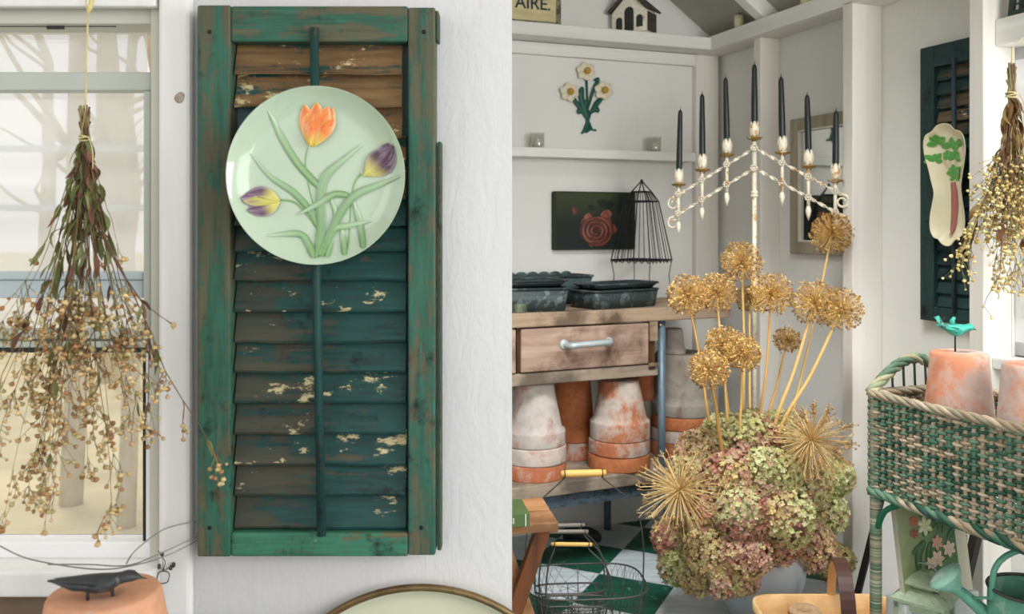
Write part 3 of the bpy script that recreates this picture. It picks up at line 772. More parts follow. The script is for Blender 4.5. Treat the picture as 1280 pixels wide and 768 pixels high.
# ------------------------------------------------------------------ hanging dried bunches
def bunch(root, s, seed, up, n_st, depth, envl, twine_pts, cols_leaf, cols_bud, budr, leafs=260, extra=(), sub=6, fan=1.0, bz=150):
    """s = metres per picture pixel; local origin at the tie; envl(dz) -> (xmin, xmax) in pixels"""
    rg = random.Random(seed)
    gs = G(); gl = G(); gb = G()
    sc = [C(140,118,80), C(108,84,60), C(156,146,98), C(104,72,60), C(130,130,84)]
    def bud(p, r, d):
        c = jit(rg.choice(cols_bud), rg, .18)
        q = d.to_track_quat('Z', 'Y').to_matrix()
        # small flared seed cup
        pr = [(.25, -.9), (.85, -.25), (1.0, .35), (.55, .8), (.15, .55)]
        vs = []; cc = []
        for i, (a, z) in enumerate(pr):
            for k in range(6):
                w = 1+rg.uniform(-.15, .15); vs.append(p+q@Vector((a*r*w*math.cos(k*PI/3), a*r*w*math.sin(k*PI/3), z*r)))
                cc.append(mixc(c, C(110,76,44), .5 if i in (0, 4) else 0))
        fs = [(i*6+k, i*6+(k+1)%6, (i+1)*6+(k+1)%6, (i+1)*6+k) for i in range(4) for k in range(6)]+[(24,25,26,27,28,29)]
        gb.add(vs, fs, cc)
    def leaf(p, d, L, w, c):
        d = d.normalized(); n = d.cross(Vector((rg.uniform(-1,1), rg.uniform(-1,1), rg.uniform(-1,1)))).normalized(); cr = d.cross(n)*L*rg.uniform(-.25, .25)
        rows = []; tw = rg.uniform(-1.5, 1.5)
        for i in range(6):
            t = i/5; c0 = p+d*L*t+cr*math.sin(PI*t)*1.2; a = n*math.cos(tw*t)+d.cross(n)*math.sin(tw*t)
            ww = w*math.sin(PI*(t*.9+.06))**.8
            rows.append([c0-a*ww/2, c0+d.cross(a)*ww*.25, c0+a*ww/2])
        gl.grid(rows, col=c)
    def twig(p0, d, L, r, nb):
        pts = [p0]; p = p0.copy(); dd = d.copy()
        for k in range(4):
            dd = (dd+Vector((rg.uniform(-.35, .35), rg.uniform(-.35, .35), -.12))).normalized(); p = p+dd*L/4; pts.append(p.copy())
        gs.tube(pts, [r, r*.9, r*.8, r*.7, r*.6], 3, col=jit(rg.choice(sc), rg), cap=False)
        bud(pts[-1]+dd*budr*.6, budr*rg.uniform(.7, 1.2), dd)
        for k in range(nb):
            q = pts[rg.randint(1, 4)]; e = (dd+Vector((rg.uniform(-1, 1), rg.uniform(-1, 1), rg.uniform(-.8, .3)))).normalized()
            L2 = rg.uniform(.006, .018)*s/.00102
            gs.tube([q, q+e*L2], r*.6, 3, col=jit(rg.choice(sc), rg), cap=False); bud(q+e*(L2+budr*.5), budr*rg.uniform(.65, 1.15), e)
    stems = []
    for i in range(n_st):
        dz = rg.uniform(*up[:2]) if rg.random() < .8 else rg.uniform(up[0]*.6, up[0])
        x0, x1 = envl(dz); ex = rg.uniform(x0, x1); a = rg.uniform(-1, 1)*depth*(dz/up[1])
        top = Vector((rg.uniform(-6, 6)*s*1.0, rg.uniform(-.006, .006), rg.uniform(18, 42)*s)); tie = Vector((rg.uniform(-5, 5)*s, rg.uniform(-.004, .004), 0))
        pts = [top, tie]; pw = rg.uniform(1.0, 1.5); m = 9
        for k in range(1, m+1):
            t = k/m; pts.append(Vector((ex*s*t**pw+rg.uniform(-2.2, 2.2)*s*(k > 1), a*t+rg.uniform(-.002, .002), -dz*s*t)))
        stems.append(pts)
    for e in extra: stems.append([Vector((x*s, y, z*s)) for x, y, z in e])
    for pts in stems:
        r = .0011*s/.00102*rg.uniform(.7, 1.2)
        gs.tube(pts, [r*(1-.07*i) for i in range(len(pts))], 4, col=jit(rg.choice(sc), rg), cap=False)
        m = len(pts)
        for k in range(sub):
            i = rg.randint(m//2, m-1); 
            if rg.random() < .12: i = rg.randint(4, m-1)
            d = (pts[i]-pts[i-1]).normalized()
            d = (d+Vector((rg.uniform(-1, 1)*.7*fan, rg.uniform(-1, 1)*.6*fan, -.05))).normalized()
            (twig(pts[i], d, rg.uniform(.02, .05)*s/.00102, r*.55, rg.randint(1, 4)) if pts[i].z < -bz*s else None)
        d = (pts[-1]-pts[-2]).normalized(); twig(pts[-1], d, .022*s/.00102, r*.6, 3)
    for k in range(leafs):
        pts = rg.choice(stems); i = min(len(pts)-2, 1+int(abs(rg.gauss(0, .36))*9)); t = rg.random(); p = pts[i].lerp(pts[i+1], t)
        d = (pts[i+1]-pts[i]).normalized()+Vector((rg.uniform(-.45, .45), rg.uniform(-.45, .45), -.2))
        leaf(p, d, rg.uniform(14, 34)*s, rg.uniform(3.5, 8.5)*s, jit(rg.choice(cols_leaf), rg, .2))
    gs.build('stem_bundle', M['vcol'], root); gl.build('leaves', M['vcol_leaf'], root); gb.build('seed_heads', M['seed'], root)
    g = G()
    for k in range(3): g.tube([Vector((6.5*s*math.cos(a_*.7), 6.5*s*math.sin(a_*.7), (k*1.8-3)*s+1.5*s*math.sin(a_*.7+k*2))) for a_ in range(10)], .9*s, 5)
    g.tube(smooth_path([(7*s,-6*s,0),(12*s,-7*s,-12*s),(13*s,-6*s,-26*s),(12*s,-5*s,-40*s)], 4), .8*s, 5)
    for tp in twine_pts: g.tube(smooth_path(tp, 5), 1.25*s, 6)
    g.build('twine', M['twine'], root)

YB = 1.13; s1 = YB/F; tie = P(106, 172, YB)
b1 = thing('dried_bouquet', 'large dried flower bunch hanging upside down on twine in the left window', 'dried flowers', tie)
def en1(dz):
    w = 20+.235*dz if dz < 300 else 92-.10*(dz-300)
    return (-w*1.12-6, w*.88)
br = [[(4,0,14),(8,-.006,-60),(28,-.012,-120),(55,-.014,-170),(84,-.012,-235),(104,-.01,-290),(124,-.004,-328),(145,.0,-362),(158,.004,-392)],
      [(2,0,20),(4,-.006,-50),(20,-.012,-110),(48,-.016,-160),(78,-.016,-205),(86,-.014,-260),(84,-.012,-330)],
      [(0,0,20),(-6,.0,-60),(-20,.01,-120),(-40,.01,-170),(-70,.01,-215),(-110,.01,-300),(-118,.01,-370)]]
bunch(b1, s1, 21, (190, 455), 46, .055, en1, [[(-.5*s1,0,10*s1),(1*s1,0,40*s1),(2*s1,0,100*s1),(5*s1,0,158*s1),(11*s1,0,176*s1),(18*s1,.02,205*s1)]],
      [C(112,122,74), C(92,98,58), C(126,88,76), C(100,74,56), C(136,140,92), C(140,96,82), C(120,128,80)], [C(208,176,128), C(194,158,112), C(220,192,146), C(202,176,124), C(172,126,88), C(190,178,130)], .0033, 340, br, 9, 1.0, 175)
g = G(); g.tube(smooth_path([(5*s1,0,158*s1),(16*s1,-.003,190*s1),(22*s1,-.003,215*s1)], 5), 3.2*s1, 6); g.tube(smooth_path([(5*s1,0,158*s1),(1*s1,.0,168*s1),(4*s1,.0,178*s1),(2*s1,0,190*s1)], 5), .8*s1, 5)
g.blob((5*s1,0,158*s1), 3*s1, lv=1); g.tube([(18*s1,.0,205*s1),(14*s1,.06,214*s1),(10*s1,(YL-.016)-YB,216*s1)], 1.6*s1, 6)
g.build('ribbon_knot', m_plain('raffia', C(222,206,140), .7, 0, .1, 60), b1)

u2, z2 = RT.hit(1268, 30, .14); hp = RT.w(u2, .14, z2); tie = P(1264, 118, hp.y-.0); s2 = tie.y/F
b2 = thing('dried_bouquet', 'dried yellow flower bunch hanging beside the right-hand window and dark shutter', 'dried flowers', tie)
def en2(dz):
    w = 8+.16*dz
    return (-w*1.15, w*.95)
ex2 = [[(-2,0,20),(-6,0,-60),(-16,0,-90),(-30,0,-130),(-46,0,-165),(-56,.0,-195)], [(-2,0,20),(-4,0,-50),(-14,.01,-90),(-34,.01,-140),(-50,.01,-178)]]
bunch(b2, s2, 33, (110, 225), 34, .07, en2, [[(0,0,5*s2),(1*s2,0,40*s2),(2*s2,.0,60*s2)]],
      [C(120,84,54), C(140,116,70), C(104,76,48)], [C(216,194,130), C(200,172,110), C(222,208,150), C(186,156,102)], .0046, 120, ex2, 9, .9, 60)
g = G(); g.tube([(2*s2,0,60*s2), RT.w(u2, .062, z1+.03)-tie], .0012, 5); g.build('hanging_loop', M['twine'], b2)
# dark lattice lantern on the window header
uL, zL = RT.hit(1262, 20, .05)
ll = thing('lattice_lantern', 'small dark lattice lantern on the header above the right window, cut by the picture edge', 'lantern', RT.w(uL+.075, .028, z1+.07), RT.th)
g = G(); hh = .17
for x in (-.07, .07):
    for y in (-.022, .022): g.beam((x*1.0, y, 0), (x*.8, y*.8, hh), .012, .012, (1,0,0))
for z in (.006, hh): 
    k = 1-.2*z/hh
    for y in (-.022, .022): g.beam((-.07*k, y*k, z), (.07*k, y*k, z), .012, .012)
    for x in (-.07, .07): g.beam((x*k, -.022*k, z), (x*k, .022*k, z), .012, .012)
g.build('frame', M['lattice_dark'], ll)
g = G()
for i in range(1, 6): g.beam((-.07+i*.0233, -.022, 0), ((-.07+i*.0233)*.8, -.018, hh), .004, .004, (1,0,0))
for i in range(1, 6): g.beam((-.068, -.0215, i*hh/6), (.068, -.0215, i*hh/6), .004, .004)
g.build('lattice', M['lattice_dark'], ll)

# ------------------------------------------------------------------ on the back and right walls
def curve_text(txt, size, depth, name, mat, parent, loc, rot=(R(90), 0, 0), sx=1.0, font=None):
    cu = bpy.data.curves.new(name, 'FONT'); cu.body = txt; cu.size = size; cu.extrude = depth; cu.offset = size*.012
    tmp = bpy.data.objects.new('tmp', cu); COL.objects.link(tmp)
    bpy.context.view_layer.update()
    me = bpy.data.meshes.new_from_object(tmp.evaluated_get(bpy.context.evaluated_depsgraph_get()))
    bpy.data.objects.remove(tmp); bpy.data.curves.remove(cu)
    me.materials.clear(); me.materials.append(mat)
    o = bpy.data.objects.new(name, me); COL.objects.link(o); o.parent = parent; o.location = loc; o.rotation_euler = rot; o.scale = (sx, 1, 1)
    return o
SZ = 1.885 if False else 1.881
# sign
uR = BK.u(701, .1); 
sg = thing('wooden_sign', 'worn cream wooden sign with dark teal letters on the top shelf', 'sign', BK.w(uR-.24, .09, 1.88), BK.th)
g = G(); g.box(-.24, .24, -.008, .008, 0, .165); g.build('board', M['sign_board'], sg, bevel=.002)
g = G(); g.box(.222, .241, -.010, -.008, 0, .165); g.box(-.24, .24, -.0098, -.008, -.0, .010); g.build('border', m_paint('border_old', C(122,124,96), C(70,66,54), .4, 60), sg)
lt_ = curve_text('AIRE.', .062, .0006, 'lettering', M['ink_dark'], sg, (0, -.0088, .052), sx=1.0)
lt_.location.x = .24-(uR-BK.u(688, .1))-lt_.data.vertices[0].co.x*0-max(v.co.x for v in lt_.data.vertices)
# birdhouse
ub = BK.u(792, .06)
bh = thing('birdhouse', 'small cream birdhouse with dark roof and three arched openings on the top shelf', 'birdhouse', BK.w(ub, .065, 1.88), R(-33))
wv = .072; 
def arch(cx_, w, z0_, h_, n=8):
    return [(cx_-w/2, z0_), (cx_+w/2, z0_)]+[(cx_+w/2*math.cos(PI*k/n), z0_+h_-w/2+w/2*math.sin(PI*k/n)) for k in range(n+1)]
g = G(); g.prism([(-wv,0),(wv,0),(wv,.078),(0,.15),(-wv,.078)], -.045, .045); g.build('house_body', M['cream_paint'], bh, bevel=.001)
g = G()
for cx_, w, z_, h_ in ((-.041,.026,.012,.048), (0,.038,.004,.092), (.043,.026,.016,.046)): g.prism(arch(cx_, w, z_, h_), -.0462, -.045)
g.build('opening', M['dark_hole'], bh)
g = G()
for s_ in (-1, 1):
    g.M = Matrix.Translation((0, 0, .156))@Matrix.Rotation(R(42.5*s_), 4, 'Y'); g.box(0 if s_ > 0 else -.112, .112 if s_ > 0 else 0, -.06, .06, -.004, .004)
g.M = None; g.build('roof', M['roof_dark'], bh)
g = G(); g.box(wv, wv+.002, -.04, .04, 0, .072); g.build('side_panel', M['roof_dark'], bh)
# two candles on the beam of the right wall
for px, lb in ((927, 'cream candle stub on the right roof beam, nearest the corner'), (1010, 'cream candle stub on the right roof beam beside the rafter')):
    uu_ = RT.u(px, .075); q = RT.w(uu_, .085, 1.885)
    th_ = thing('candle_stub', lb, 'candle', q, 0, 'candle stubs on the roof beam'); k = q.y/F
    g = G(); g.lathe([(6.2*k,0),(6.2*k,16*k),(5.7*k,17*k),(0,16.4*k)], 20); g.build('wax', M['candle_wax'], th_)
    g = G(); g.tube([(0,0,16*k),(.001,0,20*k)], .0012, 5); g.build('wick', M['wick'], th_)
# glass votives on the ledge
for px, lb in ((672, 'small glass votive on the back ledge left of the daffodils'), (818, 'small glass votive on the back ledge right of the daffodils')):
    uu_ = BK.u(px, .05); q = BK.w(uu_, .05, LZ); k = q.y/F; vt = thing('glass_votive', lb, 'candle holder', q, 0, 'glass votives on the back ledge')
    g = G(); g.lathe([(0,0),(7.6*k,0),(8.4*k,2*k),(8.7*k,19*k),(8.2*k,19*k),(7.8*k,2.5*k),(0,2*k)], 24); g.build('glass_cup', M['jar'], vt)
    g = G(); g.lathe([(0,2.1*k),(5.2*k,2.1*k),(5.2*k,12*k),(0,12*k)], 18); g.build('tealight', M['wax_white'], vt)
# daffodil ornament
dO = .006
u0, zz0 = BK.hit(735, 168, 0); df = thing('daffodil_ornament', 'painted metal ornament of three white daffodils hanging on the back wall', 'wall ornament', BK.w(u0, 0, zz0), BK.th)
def bq(px, py, off=dO): u_, z_ = BK.hit(px, py, off); return Vector((u_-u0, -off, z_-zz0))
g = G()
cg1, cg2 = C(24,66,58), C(40,92,78)
for pts in ([(733,98),(734,120),(735,140),(734,166)], [(716,122),(724,130),(732,142),(737,164)], [(753,120),(744,128),(738,142),(731,166)], [(734,135),(735,150),(740,162),(745,163)], [(735,140),(733,155),(729,165),(727,167)]):
    g.tube([bq(*p) for p in pts], .0045, 6, col=cg2)
def bsurf(x, z, lift): return bq(x, z, dO+lift)
for pts, w in (([(733,140),(727,122),(728,108)], 7), ([(734,140),(742,112),(748,99),(742,101)], 4), ([(735,146),(720,128),(718,122)], 5), ([(736,144),(750,126),(756,116)], 5), ([(736,150),(731,135),(735,125)], 9), ([(733,142),(725,138),(724,143)], 6), ([(737,142),(745,136),(748,141)], 6)):
    leafstrip(g, pts, w, bsurf, .003, cg1, cg2, mi=0, hi=.004)
g.build('stems_and_leaves', M['daff'], df)
for px, py in ((733,89), (712,115), (755,113)):
    g = G(); rgd = random.Random(px)
    for k in range(6):
        a_ = k*PI/3+.3; petal(g, (px+2.5*math.cos(a_), py+2.5*math.sin(a_)), (px+12.5*math.cos(a_), py+12.5*math.sin(a_)), 9.5, bsurf, .010+.001*(k%2), lambda t, s_: mixc(C(222,214,190), C(198,186,150), t*.5), mi=0, hi=.004, n=6, peak=.5)
    c_ = bq(px, py, .012); mt = Matrix.Translation(c_)@Matrix.Rotation(R(90), 4, 'X')
    g.M = mt; g.lathe([(.008,0),(.012,.008),(.0135,.014),(.011,.013),(.006,.004),(0,.003)], 14, col=C(178,140,50)); g.M = None
    g.build('flower', M['daff'], df)
# rose painting
pO = .022; ua, za = BK.hit(692, 239, pO); ub_, zb = BK.hit(794, 312, pO)
um = (ua+ub_)/2
rp = thing('rose_painting', 'dark canvas painting of a pink rose hanging on the back wall', 'painting', BK.w(um, 0, zb), BK.th)
hw = (ub_-ua)/2; hh = za-zb
def rsurf(x, z, lift): u_, z_ = BK.hit(640+x*220/1280, 220+z*132/768, pO); return Vector((u_-um, -pO-lift, z_-zb))
g = G()
def rr_outline(w, h, r, n=5):
    o = []
    for cx_, cz_, a0 in ((w-r, r, -90), (w-r, h-r, 0), (-w+r, h-r, 90), (-w+r, r, 180)):
        for k in range(n+1): a_ = R(a0+90*k/n); o.append((cx_+r*math.cos(a_), cz_+r*math.sin(a_)))
    return o
g.prism(rr_outline(hw, hh, .008), -pO, -.002)
g.build('canvas', m_paint('canvas_green', C(40,50,26), C(26,34,20), .3, 30, (1,1,1), .8), rp)
g = G(); nx, nz = 22, 16; vs = []; cc = []; rgp = random.Random(8)
for j in range(nz+1):
    for i in range(nx+1):
        x = -hw*.94+2*hw*.94*i/nx; z = hh*.03+hh*.94*j/nz; tt = j/nz
        vs.append((x, -pO-.0006, z)); 
        c_ = mixc(C(14,26,22), C(58,66,34), max(0, (tt-.45)*1.7)*(1-.5*abs(i/nx-.45)) if i < 18 else max(0, tt-.75)); cc.append(jit(c_, rgp, .12))
g.add(vs, [(j*(nx+1)+i, j*(nx+1)+i+1, (j+1)*(nx+1)+i+1, (j+1)*(nx+1)+i) for j in range(nz) for i in range(nx)], cc, True)
rc, rd, re_ = C(120,62,46), C(72,36,30), C(150,88,70)
def rcol(a, b):
    return lambda t, s_: mixc(a, b, .5+.5*math.sin(t*5+s_*3))
for (b, tp, w, a, bb) in (((600,500),(600,310),220,rd,C(50,30,22)), ((560,480),(520,300),90,rd,rc), ((640,470),(700,270),90,rc,rd), ((530,370),(560,270),70,rc,re_), ((640,290),(720,260),60,re_,rc), ((690,310),(700,245),50,re_,rc), ((600,330),(660,330),70,rd,rc),
                         ((720,430),(740,350),50,rc,rd), ((610,470),(650,360),44,rc,rd), ((540,330),(600,330),60,rd,C(46,26,20)), ((660,480),(690,380),46,rd,rc), ((450,285),(455,225),50,rd,C(110,64,50)), ((580,520),(570,485),40,rd,rc)):
    petal(g, b, tp, w, rsurf, .001, rcol(a, b and bb), 6, mi=0, hi=.0008)
for k in range(26):
    rr_ = 112-k*3.6; a0 = k*2.4; pts_ = [(608+rr_*math.cos(a0+q*.28), 400+rr_*.95*math.sin(a0+q*.28)) for q in range(7)]
    leafstrip(g, pts_, 26-.4*k, rsurf, .0016+.00008*k, C(44,24,20), [rc, rd, re_, C(96,50,38)][k % 4], mi=0, hi=.0006)
for (b, tp, w) in (((720,240),(620,180),60), ((600,250),(550,215),40), ((700,220),(730,180),50)): petal(g, b, tp, w, rsurf, .0012, lambda t, s_: C(22,34,26), 4, mi=0, hi=.0006)
g.build('painted_rose', m_vcol('oil_paint', .55), rp)
# mirror on the right wall
mO = .02; ua, zt = RT.hit(987, 150, mO); ub_ = RT.u(1103)-.045-.012; zb = RT.z(987, 317, mO)
um = (ua+ub_)/2; hw = (ub_-ua)/2; hh = zt-zb
mr = thing('wall_mirror', 'rectangular mirror in a dull grey wooden frame hanging on the right wall beside the post', 'mirror', RT.w(um, 0, zb), RT.th)
fw = .042
g = G(); g.box(-hw, -hw+fw, -mO, -.002, 0, hh); g.box(hw-fw, hw, -mO, -.002, 0, hh); g.box(-hw+fw, hw-fw, -mO, -.002, 0, fw); g.box(-hw+fw, hw-fw, -mO, -.002, hh-fw, hh)
g.build('frame', M['mirror_frame'], mr, bevel=.003)
g = G(); 
for a_, b_, c_, d_ in ((-hw+fw, -hw+fw+.006, fw, hh-fw), (hw-fw-.006, hw-fw, fw, hh-fw)): g.box(a_, b_, -mO+.002, -.004, c_, d_)
g.box(-hw+fw, hw-fw, -mO+.002, -.004, fw, fw+.006); g.box(-hw+fw, hw-fw, -mO+.002, -.004, hh-fw-.006, hh-fw)
g.build('inner_lip', m_plain('lip', C(206,202,190), .5), mr)
g = G(); g.box(-hw+fw, hw-fw, -.008, -.005, fw, hh-fw); g.build('glass', M['mirror'], mr)

# celery dish on the far shutter
dO2 = .060; uc, zc = RT.hit(1184, 307, dO2)
ce = thing('celery_dish', 'long cream ceramic dish painted with a celery stalk hanging on the dark shutter', 'dish', RT.w(uc, 0, zc), RT.th)
outl = [(135,60),(165,66),(190,92),(225,104),(245,145),(250,200),(245,260),(232,340),(225,400),(232,470),(243,540),(246,600),(238,655),(212,672),(190,690),(172,712),(148,716),(122,702),(105,680),(80,668),(62,625),(62,560),(72,500),(82,440),(76,400),(68,370),(52,300),(34,240),(26,170),(38,125),(70,105),(98,72)]
def dpt(x, z, off): u_, z_ = RT.hit(1150+x*80/341, 140+z*180/768, dO2); return Vector((u_-uc, -off, z_-zc))
op = smooth_path(outl+[outl[0]], 3)[:-1]
cm = Vector((sum(p.x for p in op)/len(op), sum(p.y for p in op)/len(op), 0))
def inset(p, k):
    ax_y = min(max(p.y, 200), 570); c_ = Vector((140+(150-140)*((ax_y-200)/370), ax_y, 0)); return c_+(p-c_)*k
levels = [(.0, .048), (.35, .048), (.62, .050), (.78, .056), (.90, .062), (.97, .066), (1.0, .067), (1.0, .064), (.93, .058), (.75, .049), (.4, .045), (0, .045)]
g = G(); rows = []
for k, off in levels: rows.append([dpt(inset(p, k).x, inset(p, k).y, off) for p in op])
g.grid(rows, closed=True)
def doff(x, z):
    return .0375
def dsurf(x, z, lift):
    x = x-15
    # depth of the inner surface by distance to the axis relative to the outline
    ax_y = min(max(z, 200), 570); cx_ = 140+10*((ax_y-200)/370); w_ = 108 if z < 300 else 80
    k = min(1, math.hypot((x-cx_)/w_, (z-ax_y)/110)); 
    ks = [(0,.048),(.35,.048),(.62,.050),(.78,.056),(.9,.062),(1,.067)]
    for (a, b), (c_, d_) in zip(ks, ks[1:]):
        if k <= c_: return dpt(x, z, b+(d_-b)*(k-a)/(c_-a)+lift)
    return dpt(x, z, .067+lift)
pk, pk2 = C(168,104,88), C(138,74,64); gr1, gr2 = C(96,164,70), C(58,130,50); st_ = C(206,190,150)
for pts, w in (([(175,380),(150,300),(110,240)], 16), ([(178,380),(160,280),(140,180)], 14), ([(182,380),(190,300),(180,200)], 14)): leafstrip(g, pts, w, dsurf, .001, C(196,172,140), st_, lambda t: 1, hi=.001)
leafstrip(g, [(175,375),(184,440),(184,540),(172,655)], 40, dsurf, .0015, pk2, pk, lambda t: .55+.45*math.sin(PI*t*.9+.2) if t < .93 else .4, hi=.003)
for cx_, cz_, sc_, seed in ((100,160,1,1), (165,180,1.05,2), (85,255,1.0,3), (150,235,.9,4), (185,240,.9,5), (185,320,1.0,6), (215,170,.8,7), (190,350,.7,8)):
    rgc = random.Random(seed)
    for k in range(5):
        a_ = R(-90+(k-2)*52+rgc.uniform(-12, 12)); L = rgc.uniform(32, 50)*sc_
        petal(g, (cx_, cz_+6), (cx_+L*math.cos(a_), cz_+L*math.sin(a_)), 30*sc_, dsurf, .0018+.0003*k, lambda t, s_: mixc(gr2, gr1, .3+.7*abs(s_)), mi=1, hi=.001, n=5)
g.build('dish_body', [M['dish'], M['vcol_gloss']], ce)
g = G(); g.tube([dpt(140, 120, .046), dpt(140, 60, .042)], .001, 4); g.build('hanging_wire', M['wire_thin'], ce)

# ------------------------------------------------------------------ potting bench
BA = R(24); bc, bs = math.cos(BA), math.sin(BA)
def bx(px, y): r = (px-640)/F; return (2.8*r+y*(r*bc+bs))/(bc-r*bs)
def bw(x, y, z=0): return Vector((x*bc-y*bs, 2.8+x*bs+y*bc, z))
def bk(x, y): return bw(x, y).y/F        # metres per pixel there
bench = thing('potting_bench', 'rustic wooden potting bench on blue-grey iron legs under the trays', 'bench', (0, 2.8, 0), BA)
xl, xr = -.245, .845; zt = .871
g = G(); g.box(xl, xr, 0, .2, zt-.045, zt); g.build('table_top', M['bench_wood'], bench, bevel=.004)
g = G(); g.box(xl, xr, .204, .40, zt-.045, zt-.002); g.build('table_top_board', M['bench_wood'], bench, bevel=.004)
g = G(); g.box(xl, .55, .012, .045, .64, .679); g.box(xl, .55, .35, .38, .64, .679); g.build('drawer_rail', M['shelf_wood'], bench, bevel=.003)
def drawer(x0, x1, handle):
    g = G(); g.box(x0, x1, .006, .026, .683, .821); d = g.build('drawer', M['drawer_wood'], bench, bevel=.003)
    g = G(); g.box(x0+.01, x0+.022, .026, .33, .69, .80); g.box(x1-.022, x1-.01, .026, .33, .69, .80); g.box(x0+.01, x1-.01, .32, .33, .69, .80); g.box(x0+.01, x1-.01, .026, .33, .688, .694)
    g.build('drawer_box', M['shelf_wood'], d)
    if handle:
        xa, xb = bx(706, 0), bx(762, 0); za_ = .762; g = G()
        g.tube(smooth_path([(xa+.006,.004,za_),(xa+.012,-.02,za_+.001),(xa+.03,-.028,za_+.003),(xb-.03,-.028,za_+.006),(xb-.012,-.02,za_+.006),(xb-.006,.004,za_+.005)], 5), .0105, 10)
        for x in (xa, xb):
            g.M = Matrix.Translation((x, .006, za_+.003))@Matrix.Rotation(R(90), 4, 'X'); g.lathe([(.016,0),(.016,.003),(.013,.0045),(0,.005)], 18); g.lathe([(.005,.005),(.004,.007),(0,.0075)], 8)
        g.M = None; g.build('handle', M['galv'], d)
drawer(bx(652.5, 0), bx(812, 0), True); drawer(-.235, bx(646, 0), False)
g = G(); g.box(bx(647.5, .01), bx(651, .01), .02, .04, .68, .823); g.box(bx(813, 0), bx(821, 0), .012, .05, .66, .823); g.build('divider', M['dark_wood'], bench)
g = G(); g.box(xl, .84, .0, .40, .655-.33-.045, .655-.33-.002); g.build('lower_shelf', M['shelf_wood'], bench, bevel=.004)
SH = .323
g = G(); g.box(xl, .56, .018, .028, .235, .282); g.box(xl, .56, .018, .05, .272, .279); g.build('shelf_iron', M['blue_iron'], bench)
for nm, x, y in (('f', bx(827, .03), .03), ('b', bx(827, .03)-.01, .38), ('f', -.22, .03), ('b', -.22, .38)):
    g = G(); g.tube([(x, y, 0), (x, y, .826)], .0135, 12); g.build('leg', M['blue_pipe'], bench)
g = G(); xq = bx(813, .0); g.prism([(xq,.76),(xq+.03,.76),(xq+.03,.825),(xq,.825),(xq-.0,.79)], .001, .012); g.box(xq-.004, xq+.035, -.001, .006, .675, .685)
g.M = Matrix.Translation((xq+.038, -.004, .812))@Matrix.Rotation(R(90), 4, 'X'); g.lathe([(.005,0),(.004,.003),(0,.004)], 10); g.M = None
g.build('corner_bracket', M['bench_wood'], bench)

# pots on the lower shelf
def stack(px, y, rim_r, top_r, body, rims, mats, lbs, grp, seed, zb=SH, n0=0):
    x = bx(px, y); k = bk(x, y); rg = random.Random(seed); z = zb
    # rims listed from the bottom pot upwards, in pixels
    for i, rh in enumerate(rims):
        last = i == len(rims)-1; rr = rim_r*k*(1-.012*i)
        p = thing('terracotta_pot', lbs[i], 'pot', bw(x+rg.uniform(-.002, .002), y+rg.uniform(-.002, .002), z), rg.uniform(0, 6), grp)
        if last: g = pot_mesh(top_r*k, rr, (body+rh)*k, rh*k, seed=seed+i)
        else: g = pot_mesh(top_r*k*.96, rr, (rh+body*.8)*k, rh*k*.93, thick=.006, seed=seed+i)
        if not last:      # nested: only the rim ring and a short neck below the next pot's rim
            g = G(); h_ = rh*k
            g.lathe([(rr-.007,0),(rr*.995,0),(rr,.004),(rr,h_-.006),(rr*.985,h_-.002),(rr*.93,h_-.001),(rr*.90,h_+.012),(rr*.80,h_+.05),(rr*.76,h_+.05),(rr*.86,h_+.0),(rr-.008,.004)], 48, wob=.006, rng=rg)
        g.build('pot_body', mats[i], p); z += rh*k
    return x, y, z+body*k
stack(667, .12, 41, 25, 58, [19, 21, 18], [M['terra_rim'], M['terra_half'], M['terra_limed']],
      ['bottom terracotta pot of the left stack on the bench shelf', 'middle terracotta pot of the left stack, rim smeared white', 'whitewashed upturned pot topping the left stack on the bench shelf'], 'stacked terracotta pots on the bench shelf', 3)
stack(774, .10, 38.5, 24, 50, [18, 18, 22], [M['terra_clean'], M['terra_rim'], M['terra_half']],
      ['bottom orange pot of the centre stack beside the blue leg', 'middle reddish pot of the centre stack beside the blue leg', 'half-whitewashed upturned pot topping the centre stack below the drawer'], 'stacked terracotta pots on the bench shelf', 13)
stack(716, .285, 30, 21, 66, [22, 16], [M['terra_rim'], M['terra_clean']],
      ['bottom pot of the rear stack between the two front stacks', 'plain orange upturned pot standing behind the two front stacks'], 'stacked terracotta pots on the bench shelf', 23)
xs, ys, zs = stack(853, .16, 40, 33, 60, [18, 16, 16, 15], [M['terra_rim'], M['terra_half'], M['terra_clean'], M['terra_grey']],
      ['bottom pot of the right-hand stack behind the flower bunch', 'second pot up in the stack right of the blue leg', 'third pot up in the stack right of the blue leg', 'grey mossy upturned pot topping the stack right of the blue leg'], 'stacked terracotta pots on the bench shelf', 33)
k = bk(xs, ys); xk = bx(842, ys)
p = thing('terracotta_pot', 'small pale upturned pot sitting on the grey mossy pot', 'pot', bw(xk, ys, zs)); pot_mesh(11*k, 15*k, 31*k, 7*k, thick=.005, seed=40).build('pot_body', M['terra_limed'], p)
stack(811, .27, 22, 16, 40, [16, 16, 30, 14], [M['terra_grey'], M['terra_rim'], M['terra_grey'], M['terra_rim']],
      ['lowest pot of the shadowed stack behind the blue leg', 'second pot of the shadowed stack behind the blue leg', 'third pot of the shadowed stack behind the blue leg', 'top pot of the shadowed narrow stack behind the blue leg'], 'stacked terracotta pots on the bench shelf', 43)

